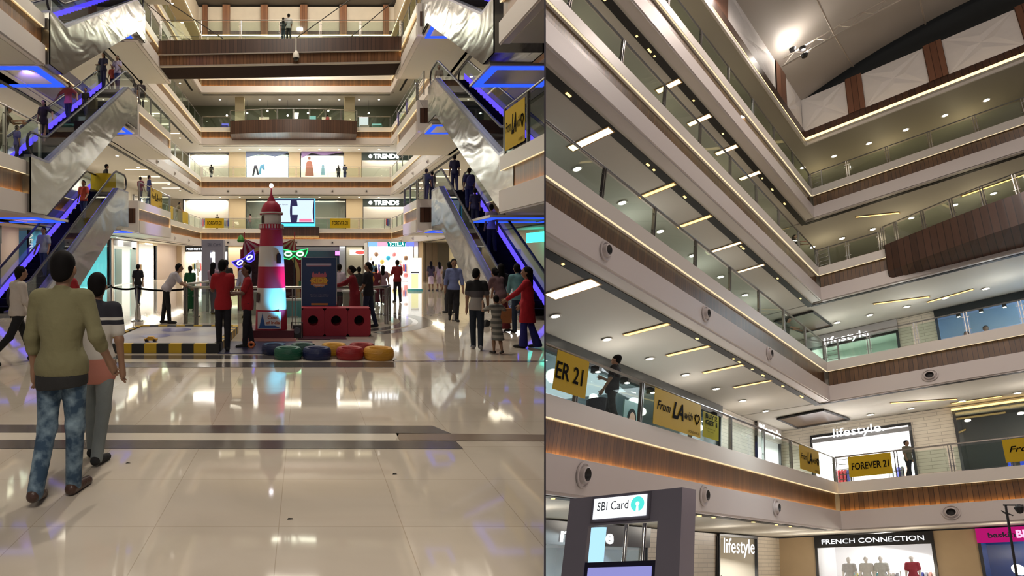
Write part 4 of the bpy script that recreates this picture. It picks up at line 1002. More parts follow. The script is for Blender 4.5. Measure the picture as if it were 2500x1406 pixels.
m = MB(); m.face([(HX-.24, HY-.375, .28), (HX-.1, HY-.375, .28), (HX-.15, HY-.37, .5), (HX-.165, HY-.37, .6), (HX-.185, HY-.37, .5)]); m.face([(HX-.26, HY-.377, .28), (HX+.22, HY-.377, .28), (HX+.1, HY-.376, .33), (HX-.2, HY-.376, .33)]); m.build('blue_print', P('print_blue', (.02, .09, .3), .5), t2)
m = MB(); put_text(m, 'Coast', (HX-.06, HY-.372, .47), (1, 0, 0), (0, 0, 1), .25, .07, bold=.02); m.build('upper_lettering', P('print_rust', (.45, .10, .03), .5), t2); m = MB(); put_text(m, 'of India', (HX-.09, HY-.375, .36), (1, 0, 0), (0, 0, 1), .29, .07, bold=.02); m.build('lettering', P('print_rust', (.45, .10, .03), .5), t2)
# coloured stage lamp beside the lighthouse
t = thing('stage_light', 'black stage floodlight on the floor right of the lighthouse', 'spotlight', (HX+.55, HY-.05, 0))
m = MB(); m.box(HX+.46, HX+.66, HY-.05, HY+.12, .02, .30); m.tube([(HX+.44, HY+.03, .02), (HX+.44, HY+.03, .36), (HX+.68, HY+.03, .36), (HX+.68, HY+.03, .02)], .012, 6); m.build('housing', P('lamp_black', (.015, .015, .018), .5), t)
m = MB(); m.lathe([(.001, -.02), (.07, -.02), (.08, .0)], (HX+.56, HY-.05, .18), 16, ax=1); m.build('lens', P('lens', (.1, .1, .12), .1), t)
def spot(at, to, power, col, ang=40, r=.05):
    l = bpy.data.lights.new('spot', 'SPOT'); l.energy = power; l.color = col; l.spot_size = math.radians(ang); l.spot_blend = .8; l.shadow_soft_size = r
    o = bpy.data.objects.new('spot_lamp', l); COL.objects.link(o); o.location = at; o.rotation_euler = (Vector(to)-Vector(at)).to_track_quat('-Z', 'Y').to_euler(); return o
spot((HX+.75, HY-.85, .12), (HX+.17, HY-.25, .88), 330, (.10, .62, 1.), 36); spot((HX+1.15, HY-.35, .3), (HX+.24, HY-.1, 1.36), 420, (.75, .06, 1), 17); spot((HX+1.1, HY-.35, .2), (HX+.2, HY-.1, 1.82), 420, (.12, .45, 1.), 15)
# blue standee with KIDS emblem
SX, SY = -.075, 13.75
t = thing('banner_standee', 'dark blue KIDS carnival banner standee behind the red foam blocks', 'banner stand', (SX+.4, SY, 0))
W_ = .82; hh = 1.78
m = MB(); m.box(SX, SX+W_, SY, SY+.02, .05, hh); m.build('print', P('standee_blue', (.015, .045, .14), .45), t)
m = MB(); m.box(SX-.02, SX, SY-.01, SY+.03, 0, hh+.01); m.box(SX+W_, SX+W_+.02, SY-.01, SY+.03, 0, hh+.01); m.box(SX, SX+W_, SY-.01, SY+.03, hh, hh+.015); m.build('frame', CHROME, t)
def flat(nm, mt, x0, x1, z0, z1, e=.004): m = MB(); m.box(SX+x0, SX+x1, SY-e, SY, z0, z1); m.build(nm, mt, t)
flat('white_ribbon', P('rib', (.5, .45, .55), .5), .1, .7, 1.59, 1.64); flat('red_ribbon', P('rib2', (.35, .04, .08), .5), .12, .66, 1.57, 1.59); flat('footer_text_band', P('rib3', (.5, .2, .05), .5), .22, .62, .64, .69)
m = MB(); y = SY-.006
N = 40; pts = []
for i in range(N):
    a = 2*PI*i/N; r = 1+.1*math.sin(9*a); pts.append((SX+.41+.21*r*math.cos(a), y, 1.21+.14*r*math.sin(a)))
m.face(pts); m.build('emblem', P('emb_orange', (.55, .22, .05), .5), t)
m = MB()
for i in range(5): cx = SX+.27+i*.07; m.face([(cx-.035, y-.002, 1.32), (cx+.035, y-.002, 1.32), (cx+.035, y-.002, 1.38), (cx, y-.002, 1.46 if i % 2 == 0 else 1.41), (cx-.035, y-.002, 1.38)])
m.build('emblem_towers', P('emb_pink', (.5, .12, .16), .5), t)
m = MB(); put_text(m, 'KIDS', (SX+.22, y-.004, 1.17), (1, 0, 0), (0, 0, 1), .38, .12, bold=.04); m.build('lettering', P('emb_yellow', (.75, .5, .04), .5), t)
m = MB(); put_text(m, 'CARNIVAL', (SX+.27, y-.004, 1.095), (1, 0, 0), (0, 0, 1), .28, .045, bold=.02); put_text(m, 'Great hues of the exhibition', (SX+.2, y, .88), (1, 0, 0), (0, 0, 1), .44, .022); put_text(m, 'and win a trip at the fair', (SX+.21, y, .84), (1, 0, 0), (0, 0, 1), .42, .022); m.build('small_lettering', P('emb_white', (.6, .6, .62), .5), t)
# red foam blocks
RF = P('foam_red', (.33, .012, .03), .6, bump=.05, bscale=4)
for i, nm in enumerate(('left', 'middle', 'right')):
    x0 = -.08+i*.52; w = .515
    t = thing('foam_block', '%s red foam play block with round black hole' % nm, 'play block', (x0+w/2, 13.2, 0))
    m = MB(); N = 28; cx, cz, R_ = x0+w/2, .36, .115
    ring = [(cx+R_*math.cos(2*PI*k/N), 12.9, cz+R_*math.sin(2*PI*k/N)) for k in range(N)]
    def sq(k):
        a = 2*PI*k/N; c, s_ = math.cos(a), math.sin(a); q = 1/max(abs(c), abs(s_)); x = cx+c*q*w/2; z = .32+s_*q*.32; return (x, 12.9, z)
    for k in range(N):
        k2 = (k+1) % N; m.face([sq(k), sq(k2), ring[k2], ring[k]]); m.face([ring[k], ring[k2], (ring[k2][0], 13.3, ring[k2][2]), (ring[k][0], 13.3, ring[k][2])])
    m.quad((x0, 12.9, .64), (x0+w, 12.9, .64), (x0+w, 13.45, .64), (x0, 13.45, .64)); m.quad((x0, 12.9, 0), (x0, 13.45, 0), (x0, 13.45, .64), (x0, 12.9, .64)); m.quad((x0+w, 12.9, 0), (x0+w, 13.45, 0), (x0+w, 13.45, .64), (x0+w, 12.9, .64)); m.quad((x0, 13.45, 0), (x0+w, 13.45, 0), (x0+w, 13.45, .64), (x0, 13.45, .64))
    m.build('block', RF, t); m = MB(); m.lathe([(.001, 0), (.125, 0)], (cx, 13.3, cz), 20, ax=1); m.build('hole', BLACK, t)
m = MB(); m.box(-.15, .9, 12.4, 12.88, .0, .02); solo('floor_mat', m, P('mat_dark', (.06, .015, .03), .4), 'thin dark red mat in front of the foam blocks', 'mat', (.3, 12.6, 0))
m = MB(); m.face([(.55, 12.38, .012), (1.45, 12.38, .012), (1.35, 10.3, .012), (.15, 10.5, .012)]); m.face([(.55, 12.38, 0), (1.45, 12.38, 0), (1.35, 10.3, 0), (.15, 10.5, 0)]); solo('play_mat', m, P('mat_grey', (.26, .22, .21), .5), 'flat grey play mat between red blocks and tyres', 'mat', (.8, 11.4, 0))
m = MB(); m.box(-1.6, .15, 10.5, 12.1, 0, .01); solo('play_mat', m, P('mat_navy', (.06, .06, .12), .35), 'dark navy floor mat in front of the lighthouse plinth', 'mat', (-.7, 11.3, 0))
# tyres
def tyre(label, x, y, c, r=.245, h=.2):
    t = thing('painted_tyre', label, 'tyre', (x, y, 0), 'painted play tyres')
    pr = [(r*.50, .012), (r*.86, 0), (r*.97, h*.18), (r, h*.5), (r*.97, h*.82), (r*.86, h), (r*.62, h*.96), (r*.52, h*.8), (r*.56, h*.5), (r*.50, .012)]
    m = MB(); m.lathe(pr, (x, y, 0), 40); m.build('tyre', P('tyre_%02d%02d%02d' % tuple(int(q*99) for q in c), c, .5, bump=.15, bscale=30), t, smooth=True)
    m = MB()
    for z in (h*.35, h*.65): m.lathe([(r*.995, z-.004), (r*1.012, z), (r*.995, z+.004)], (x, y, 0), 40)
    m.build('tread_rib', P('tyre_%02d%02d%02d' % tuple(int(q*99) for q in c), c, .5), t, smooth=True)
G_, N_, R_, Y_, B_ = (.01, .10, .055), (.012, .02, .085), (.34, .018, .02), (.62, .30, .03), (.012, .02, .07)
tyre('dark green painted tyre at the front left of the row', -.30, 10., G_); tyre('navy blue painted tyre in the front row beside the green one', .205, 10., N_, .25); tyre('red painted tyre in the front row', .78, 10., R_, .24); tyre('orange yellow painted tyre at the front right end', 1.28, 9.98, Y_, .265)
tyre('navy blue painted tyre partly behind the green tyre at left', -.57, 10.55, B_, .23, .18); tyre('dark green painted tyre behind between green and navy tyres', -.04, 10.5, (.01, .06, .045), .235, .19); tyre('yellow painted tyre behind the navy and red tyres', .53, 10.5, (.60, .30, .02), .24, .19); tyre('red painted tyre behind the front red and orange tyres', 1.04, 10.52, (.30, .015, .015), .24, .19)
# small orange ring toy
m = MB(); N = 18
m.lathe([(.05+.022*math.cos(a), .022*math.sin(a)) for a in [2*PI*i/8 for i in range(9)]], (-1.05, 11.15, .075), 20, ax=1); solo('ring_toy', m, P('orange_toy', (.65, .16, .04), .4), 'small orange ring toy standing beside the man in red', 'toy', (-1.05, 11.15, 0), smooth=True)
# ================================================================ central oval railing and carnival booth
loop = [(-3.25, 15.6), (-2.9, 15.25), (-2.2, 15.1), (1.6, 15.1), (2.2, 15.5), (2.4, 16.3)]
railing('chrome and glass railing loop round the central opening, front run', loop, 0, 1.6, 1.0, hr=.035)
railing('chrome railing on the left and rear of the central opening', [(-3.25, 15.6), (-3.6, 17.2), (-2.9, 21.), (-2.2, 22.2), (1.8, 22.2)], 0, 1.8, 1.0, hr=.035)
# queue barrier
posts = [(-6.62, 18.6), (-5.85, 14.4), (-4.62, 15.3)]
for i, (x, y) in enumerate(((-5.72, 16.9), (-4.75, 16.2))):
    t = thing('queue_post', 'steel queue barrier post %s' % ('nearer the escalator' if i == 0 else 'nearer the leaning man'), 'barrier', (x, y, 0))
    m = MB(); m.lathe([(.001, .03), (.17, .025), (.18, 0)], (x, y, 0), 24); m.build('base', CHROME, t, smooth=True)
    m = MB(); m.tube([(x, y, .02), (x, y, .92)], .032, 12); m.build('post', CHROME, t, smooth=True)
    m = MB(); m.tube([(x, y, .92), (x, y, 1.)], .04, 12); m.build('cap', DARKP, t, smooth=True)
def belt(label, a, b, sag):
    m = MB(); N = 12; a, b = np.array(a, float), np.array(b, float); d = b-a; u = d/np.linalg.norm(d); nn = np.array([-u[1], u[0], 0])*.004
    for i in range(N):
        p = a+d*i/N-np.array([0, 0, sag*4*(i/N)*(1-i/N)]); q = a+d*(i+1)/N-np.array([0, 0, sag*4*((i+1)/N)*(1-(i+1)/N)]); k = np.array([0, 0, .055])
        m.quad(p-nn, q-nn, q-nn+k, p-nn+k); m.quad(p+nn, q+nn, q+nn+k, p+nn+k)
    solo('barrier_belt', m, INK, label, 'barrier', a)
belt('black queue belt sagging from the left post toward the escalator', (-6.9, 14.6, .85), (-5.75, 16.87, .9), .06); belt('black queue belt between the two steel posts', (-5.69, 16.88, .9), (-4.78, 16.22, .9), .05); belt('black queue belt from the right post to the railing', (-4.72, 16.19, .9), (-3.3, 15.65, .9), .05)
# carnival booth
t = thing('carnival_booth', 'red carnival booth with striped roof peaks and dark curtain arch', 'booth', (-1.25, 19.6, 0))
cr = P('booth_red', (.20, .012, .02), .6); BX, BY = -1.22, 19.6
m = MB(); N = 20
for i in range(N):
    a0, a1 = PI*i/N, PI*(i+1)/N
    def p(a, r): return (BX+r*math.cos(a), BY, 1.25+r*.95*math.sin(a))
    m.face([p(a0, .92), p(a0, 1.04), p(a1, 1.04), p(a1, .92)]); m.face([(q[0], q[1]+.1, q[2]) for q in (p(a0, .92), p(a0, 1.04), p(a1, 1.04), p(a1, .92))])
m.box(BX-1.04, BX-.92, BY, BY+.1, 0, 1.25); m.box(BX+.92, BX+1.04, BY, BY+.1, 0, 1.25); m.build('arch_frame', P('booth_gold', (.45, .28, .12), .4), t)
m = MB(); m.lathe([(.001, 0), (.92, 0)], (0, 0, 0), 32, ax=1); m.v = [(BX+p[0], BY+.6, 1.25+p[2]*.95) for p in m.v]; m.box(BX-.92, BX+.92, BY+.58, BY+.62, 0, 1.25); m.build('curtain', P('booth_curtain', (.035, .01, .015), .8, bump=.4, bscale=12), t)
m = MB(); m.box(BX-1.1, BX-.9, BY+.1, BY+1., 0, 1.6); m.box(BX+.9, BX+1.1, BY+.1, BY+1., 0, 1.6); m.box(BX-1.1, BX+1.1, BY+.9, BY+1., 0, 2.1); m.build('walls', cr, t)
for sx in (-1, 1):
    apex = np.array([BX+sx*.86, BY, 2.45]); n = 7
    base = [np.array([BX+sx*(1.02-.95*i/n), BY-.05+(.3*math.sin(PI*i/n)), 1.62+.55*i/n]) for i in range(n+1)]
    for i in range(n):
        m = MB(); m.face([apex, base[i], base[i+1]]); m.face([apex+(0, .05, 0), base[i]+(0, .05, 0), base[i+1]+(0, .05, 0)]); m.build('roof_stripe', LR if i % 2 == 0 else P('booth_cream', (.62, .42, .36), .6), t)
    m = MB(); m.tube([apex, apex+np.array([0, 0, .22])], .02, 6); m.build('pole', LR, t)
m = MB(); m.box(BX+1.0, BX+1.5, BY-.1, BY+.1, .75, 1.0); m.build('counter', P('booth_green', (.04, .15, .06), .5), t)
def neon_mask(label, x, y, z, col, face, s_=1., tilt=0.):
    t = thing('neon_mask', label, 'neon sign', (x, y, z)); c, sn = math.cos(tilt), math.sin(tilt)
    def tr(p, e): return (x+s_*(p[0]*c-p[1]*sn), y+e, z+s_*(p[0]*sn+p[1]*c))
    out = [(-.42, .05), (-.46, .2), (-.25, .16), (0, .10), (.25, .16), (.46, .2), (.42, .05), (.34, -.12), (.16, -.15), (0, -.03), (-.16, -.15), (-.34, -.12)]
    m = MB(); m.face([tr(p, 0) for p in out]); m.face([tr(p, .04) for p in out]); m.build('plate', P('mask_'+face, (.02, .06, .03) if face == 'g' else (.02, .015, .15), .4), t)
    m = MB(); m.tube([(x, y+.03, 0), (x, y+.03, z)], .02, 6); m.build('stand_pole', DARKP, t)
    m = MB(); m.tube([tr(p, -.02) for p in out+out[:1]], .018*s_, 6); m.build('outline_tube', E('neon_'+face, col, 3.), t)
    m = MB()
    for q in (-1, 1): m.tube([tr((q*.2+.11*math.cos(a), .03+.065*math.sin(a)), -.03) for a in [2*PI*i/14 for i in range(15)]], .024*s_, 6)
    m.build('eye_tube', E('neonw_'+face, tuple(min(1, .55+.6*v) for v in col), 7.), t)
neon_mask('green neon carnival mask on the right of the booth', -.37, 19.3, 1.90, (.03, .8, .15), 'g', 1.)
neon_mask('blue neon carnival mask tilted on the left of the booth', -2.02, 19.3, 1.70, (.08, .05, 1.), 'b', .9, .5)
m = MB(); m.lathe([(.001, .14), (.06, .1), (.13, -.05), (.1, -.12), (.001, -.12)], (-2.2, 19.6, 2.45), 12); solo('balloon', m, P('green_leaf', (.05, .3, .03), .5), 'small green balloon floating above the booth', 'balloon', (-2.2, 19.6, 2.33), smooth=True)
# cash machine kiosk in grey
t = thing('cash_machine_kiosk', 'tall grey bank kiosk frame before the far store', 'kiosk', (-4.4, 28.8, 0))
x0, x1 = (492-745)/48.3, (545-745)/48.3
gk = P('kiosk_grey', (.28, .28, .36), .4)
m = MB(); m.box(x0, x0+.42, 29, 29.8, 0, 2.75); m.box(x1-.42, x1, 29, 29.8, 0, 2.75); m.box(x0+.42, x1-.42, 29, 29.8, 2.2, 2.75); m.build('frame', gk, t)
m = MB(); m.box(x0+.42, x1-.42, 29.2, 29.3, 1.85, 2.1); m.build('lit_panel', E('kpanel', (.95, .97, 1), 3.), t)
m = MB(); put_text(m, 'SBI Card', (x0+.3, 28.98, 2.42), (1, 0, 0), (0, 0, 1), .65, .16); m.build('lettering', P('ktext', (.08, .08, .14), .5), t)
# round red seat shapes inside the ring: counters seen behind the lighthouse
for i, (x, y, w, d, h, c) in enumerate(((-1.9, 17.8, .9, .5, .75, (.35, .33, .32)), (-.6, 17.2, .5, .5, .55, (.1, .3, .35)), (.1, 17.6, .4, .5, .7, (.05, .12, .16)), (1.1, 16.4, .9, .4, .85, (.3, .28, .26)))):
    t = thing('play_counter', ('grey', 'teal', 'dark teal', 'pale grey')[i]+' activity counter inside the central railing', 'counter', (x, y, 0))
    m = MB(); m.box(x, x+w, y, y+d, 0, h-.05); m.build('cabinet', P('ctr%d' % i, c, .5), t); m = MB(); m.box(x-.04, x+w+.04, y-.04, y+d+.04, h-.05, h); m.build('worktop', P('ctop', (.5, .5, .5), .3), t)
# floor litter
for i, (x, y) in enumerate(((-1.5, 4.85), (.72, 4.6), (-.1, 3.8))):
    m = MB(); m.face([(x-.02, y, .002), (x+.02, y+.005, .006), (x+.015, y+.02, .002), (x-.012, y+.018, .004)]); solo('litter_scrap', m, INK, 'tiny dark scrap on the glossy floor %s' % ('near the walking men', 'at right of the centre', 'in the centre foreground')[i], 'litter', (x, y, 0))
# ================================================================ PEOPLE, left hall
JEAN = speckle('acid_jeans', (.03, .065, .115), (.26, .37, .45), 11, .85, .40, .70)
OLIVE = (.20, .185, .095)
r = person('person in olive long sleeved top and acid washed jeans walking away, largest figure', (-1.79, 4.22, 0), -4, 1.77, .0085, legs=((-5, 20), (3, 3)), arms=((2, 11, 12), (-8, 20, 46)), top=OLIVE, topmat=P('olive_knit', OLIVE, .9, vary=.1, bscale=5, bump=.35), sleeve='rolled', bottom=(.1, .15, .2), botmat=JEAN, hem=-.08, shoes=(.07, .035, .025), head=(4, 2), fingers=True, w=1.12)
# dark under-shirt hem
m = MB(); S_ = SDF(); hp_ = np.array([0, 0, .915]); S_.ell(hp_+np.array([0, .0, -.06]), (.19, .150, .3)); S_.cut(hp_+np.array([0, 0, -.125]), (.1, 0, -1)); S_.cut(hp_+np.array([0, 0, -.02]), (0, 0, 1)); V, F = S_.mesh(.009)
m.mesh(rot(V, math.radians(-6))+np.array([-1.79, 4.22, 0]), F); m.build('undershirt_hem', cloth((.012, .012, .012)), r, smooth=True)
person('person with black and white striped polo walking beside the olive clad man', (-1.80, 4.95, 0), -4, 1.60, .0095, legs=((8, 4), (-6, 10)), arms=((-4, 8, 6), (-8, 12, 14)), topmat=bands('polo_bands', [(0, (.50, .20, .15)), (.88, (.58, .55, .50)), (1.17, (.02, .02, .03)), (1.21, (.6, .58, .53)), (1.228, (.02, .02, .03))], .85), bottom=(.22, .25, .25), hem=-.22, fingers=True, w=1.1, head=(0, 10))
person('person in white shirt and black trousers walking at the far left', (-4.81, 9.6, 0), -35, 1.66, .013, legs=((24, 8), (-26, 20)), arms=((14, 8, 40), (6, 8, 40)), top=(.55, .49, .43), sleeve='long', bottom=(.008, .008, .010), hem=-.07, head=(20, -10))
person('person in red polo standing behind the olive clad man near left escalator', (-4.0, 9.7, 0), -40, 1.66, .013, legs=((4, 4), (-4, 4)), arms=((30, 8, 70), (20, 8, 70)), top=(.30, .012, .018), bottom=(.02, .02, .02), skin=SKIND, head=(10, 0), hem=-.14)
person('person silhouetted in black walking toward the lit entrance', (-6.56, 22.5, 0), 5, 1.56, .017, legs=((12, 4), (-12, 10)), arms=((4, 10, 4), (-6, 10, 4)), top=(.01, .01, .015), bottom=(.01, .01, .03), hair='bun')
person('person in pale shirt leaning on the railing at left of the play area', (-3.78, 15.6, 0), -78, 1.72, .014, legs=((-6, 2), (8, 4)), arms=((55, 4, 45), (50, 4, 50)), lean=32, top=(.50, .47, .52), bottom=(.008, .008, .01), head=(10, 0), hem=-.06)
person('person in red polo standing left of the two staff by the platform', (-1.56, 10.9, 0), 15, 1.72, .0125, legs=((5, 4), (-5, 6)), arms=((28, 6, 75), (30, 6, 75)), top=(.36, .008, .015), bottom=(.01, .01, .013), skin=SKIND, hem=-.16, head=(16, -30))
person('person in red polo turned to face his colleague beside the lighthouse', (-1.14, 11.35, 0), 100, 1.62, .0125, legs=((6, 4), (-4, 6)), arms=((24, 6, 60), (20, 6, 70)), top=(.34, .008, .015), bottom=(.01, .01, .013), skin=SKIND, hem=-.16, head=(6, 20))
person('person in lavender shirt behind the red polo men by the booth', (-1.78, 17.0, 0), 160, 1.68, .017, arms=((20, 10, 30), (10, 8, 20)), top=(.36, .36, .50), sleeve='long', bottom=(.02, .02, .03))
person('person in long green dress standing behind the railing', (-3.89, 19.4, 0), 30, 1.52, .018, top=(.01, .10, .035), coat=.55, bott='long_skirt', bottom=(.01, .10, .035), hair='tail', arms=((10, 6, 20), (10, 6, 20)))
person('person with dark long hair and lilac top behind the railing', (-2.93, 18.3, 0), -20, 1.64, .018, top=(.36, .24, .32), hair='long', bottom=(.05, .03, .05), arms=((20, 6, 60), (20, 6, 60)))
person('person in black beside the kiosk behind the red polo man', (-2.62, 19.0, 0), 10, 1.72, .018, top=(.012, .012, .016), bottom=(.02, .02, .03))
person('person in wine red kurta leaning right of the blue banner standee', (1.25, 14.4, 0), 78, 1.58, .014, lean=8, top=(.20, .006, .015), coat=.42, bott='trousers', bottom=(.2, .006, .015), sleeve='long', hair='bun', arms=((62, 4, 20), (58, 4, 24)), head=(6, 0))
person('person in black standing behind the wine red kurta', (1.62, 14.7, 0), 60, 1.66, .015, top=(.010, .010, .012), bottom=(.012, .016, .05), arms=((10, 8, 20), (12, 8, 20)), head=(0, 20))
person('person in pale shirt behind the blue banner standee', (1.02, 17.2, 0), -30, 1.60, .018, top=(.5, .42, .5), bottom=(.02, .02, .03), arms=((20, 10, 50), (20, 8, 40)))
person('person dark haired between standee visitors and shop', (1.75, 18.6, 0), 10, 1.5, .02, top=(.02, .02, .02), bottom=(.02, .02, .02), face=False)
person('child in glowing orange dress near the bright shop', (2.65, 23., 0), 20, 1.45, .018, top=(.75, .33, .04), coat=.4, bott='skirt', bottom=(.75, .30, .03), arms=((40, 10, 60), (30, 10, 40)))
person('person in maroon sari holding an orange balloon', (2.78, 22.5, 0), -8, 1.42, .018, top=(.10, .008, .02), coat=.5, bott='long_skirt', bottom=(.10, .008, .02), hair='bun', arms=((20, 16, 60), (6, 8, 10)))
m = MB(); m.lathe([(.17*math.sin(a), -.17*math.cos(a)) for a in [PI*i/10 for i in range(11)]], (2.52, 22.2, .98), 16); solo('balloon', m, P('balloon_orange', (.65, .26, .03), .35), 'round orange balloon held beside the maroon sari', 'balloon', (2.52, 22.2, .82), smooth=True)
person('person in lilac tunic and dark leggings with long hair', (3.07, 22.6, 0), -12, 1.50, .018, top=(.28, .17, .21), coat=.26, bottom=(.08, .01, .02), hair='long', arms=((4, 12, 10), (4, 14, 20)), legs=((4, 4), (-6, 10)))
person('person in blue jacket with backpack facing the bright shop', (3.9, 33., 0), 0, 1.65, .022, top=(.1, .2, .25), bottom=(.02, .02, .03), face=False)
person('person in red polo shirt standing with arms forward by the bright shop', (3.76, 23.4, 0), 10, 1.72, .017, top=(.22, .01, .015), bottom=(.008, .008, .014), arms=((18, 10, 70), (18, 10, 70)))
person('left one of two people in cream skirts with long black hair', (7.04, 32.1, 0), 0, 1.64, .019, top=(.05, .04, .04), bott='skirt', bottom=(.68, .56, .44), hair='long', shoes=(.02, .02, .02), face=False)
person('right one of two people in cream dresses with long black hair', (7.55, 32.3, 0), 8, 1.62, .019, top=(.55, .45, .33), coat=.25, bott='skirt', bottom=(.45, .37, .27), hair='long', face=False, arms=((4, 8, 30), (10, 14, 50)))
person('person with dark long hair hidden behind the light blue shirt', (4.68, 18.6, 0), 20, 1.66, .018, top=(.03, .03, .04), bottom=(.03, .03, .04), hair='long', face=False)
person('person in light blue shirt and black trousers walking toward the viewer', (4.2, 16.2, 0), 172, 1.75, .0135, legs=((10, 6), (-14, 22)), arms=((8, 12, 14), (-10, 12, 14)), top=(.17, .21, .42), sleeve='rolled', bottom=(.008, .009, .016), hem=-.06, head=(0, 8))
person('boy in black grey and white striped shirt walking near the right escalator', (3.32, 11.1, 0), -14, 1.55, .0125, legs=((4, 4), (-12, 10)), arms=((2, 8, 4), (12, 14, 10)), topmat=bands('boy_bands', [(0, (.36, .34, .32)), (1.0, (.10, .09, .10)), (1.12, (.012, .012, .014))], .85), bottom=(.012, .02, .035), hem=-.1, shoes=(.25, .25, .27), head=(0, -38))
person('small child in striped grey dress with arms raised to the head', (3.53, 10.6, 0), 10, 1.06, .010, legs=((2, 4), (-8, 16)), arms=((52, 40, 95), (48, 48, 95)), topmat=bands('child_bands', [], rep=(.10, (.33, .31, .27), (.12, .12, .11))), coat=.16, bott='skirt', botmat=bands('child_bands', [], rep=(.10, (.33, .31, .27), (.12, .12, .11))), shoes=(.02, .01, .01), hair='short')
person('person in dark rose sari stooping at the foot of the right escalator', (4.72, 13.8, 0), 20, 1.58, .014, lean=22, top=(.13, .07, .08), coat=.4, bott='long_skirt', bottom=(.15, .015, .02), hair='bun', arms=((30, 6, 30), (30, 6, 30)), head=(20, 0))
person('person in teal shirt from behind at the foot of the right escalator', (5.02, 13.5, 0), -4, 1.64, .014, lean=8, legs=((10, 8), (-8, 12)), top=(.12, .27, .30), bottom=(.02, .035, .07), sleeve='rolled', arms=((10, 8, 10), (10, 8, 10)), head=(14, 0), hem=-.12)
person('person in dark clothes beside the teal shirt on the escalator landing', (4.98, 14.6, 0), 0, 1.62, .018, top=(.02, .02, .025), bottom=(.02, .02, .03), hair='long', face=False)
person('person in bright red kurta and blue flared trousers at the right', (4.36, 11.25, 0), 60, 1.58, .0125, top=(.42, .008, .02), coat=.40, sleeve='long', bott='flared', bottom=(.02, .02, .17), hair='long', arms=((40, 6, 14), (10, 8, 20)), head=(4, 20), shoes=(.02, .02, .02))
t = thing('shopping_bag', 'tan shopping bag held by the person in red kurta', 'bag', (4.32, 12.4, .38))
m = MB(); m.box(4.2, 4.45, 12.35, 12.5, .36, .68); m.build('bag_body', cloth((.35, .14, .05)), t); m = MB(); m.tube([(4.25, 12.42, .68), (4.27, 12.42, .82), (4.38, 12.42, .82), (4.4, 12.42, .68)], .008, 6); m.build('handle', cloth((.35, .14, .05)), t)
# ---- riders and balcony visitors (standing on steps / slabs)
def on_esc(side, i, y):
    yf, yt = (EL if side < 0 else ER)[i]; return ZL[i]+(ZL[i+1]-ZL[i])*min(1, max(0, (y-yf)/(yt-yf)))-.02
def rider(label, x, side, i, y, yaw, **kw): return person(label, (x, y, on_esc(side, i, y)+.05), yaw, **kw)
rider('person in pale blue shirt near the foot of the lowest left escalator', -9.25, -1, 0, 20.3, 178, h=1.75, res=.017, top=(.32, .36, .48), bottom=(.03, .05, .14), arms=((8, 12, 20), (8, 12, 20)))
rider('person in orange red shirt halfway up the lowest left escalator', -9.35, -1, 0, 24.2, 175, h=1.7, res=.018, top=(.48, .07, .04), bottom=(.03, .05, .13), arms=((10, 10, 40), (6, 8, 10)))
rider('person in pink shirt holding both sides on the middle left escalator', -9.75, -1, 1, 23.6, 176, h=1.75, res=.018, top=(.55, .12, .17), bottom=(.02, .02, .05), arms=((10, 50, 20), (10, 50, 20)))
rider('person in dark dress leaning on the handrail of the middle left escalator', -9.85, -1, 1, 21.6, 176, h=1.62, res=.018, top=(.025, .015, .02), coat=.2, bott='skirt', bottom=(.02, .015, .02), hair='long', arms=((14, 50, 10), (6, 8, 10)))
rider('child in dark clothes behind the pink shirt on the escalator', -9.3, -1, 1, 24.3, 176, h=1.3, res=.02, top=(.015, .015, .02), bottom=(.015, .015, .05), face=False)
for lab, x, y, h, tp, bt, hr, ar in (('person in grey shirt at the head of the middle left escalator', -10.2, 28.6, 1.62, (.10, .11, .10), (.05, .07, .09), 'short', ((10, 10, 20), (10, 10, 20))),
        ('person with long dark hair and white emblem top at the escalator head', -9.85, 28.0, 1.72, (.02, .02, .06), (.02, .02, .06), 'long', ((20, 8, 50), (20, 8, 50))),
        ('child in orange red top between two adults at the escalator head', -9.62, 28.6, 1.32, (.35, .05, .03), (.03, .02, .03), 'short', ((10, 6, 20), (10, 6, 20))),
        ('person in lilac shirt at the right of the escalator head group', -9.3, 28.4, 1.74, (.38, .34, .50), (.04, .05, .18), 'short', ((20, 10, 70), (20, 10, 70)))):
    person(lab, (x, y, ZL[2]), 178, h=h, res=.019, top=tp, bottom=bt, hair=hr, arms=ar, face=False)
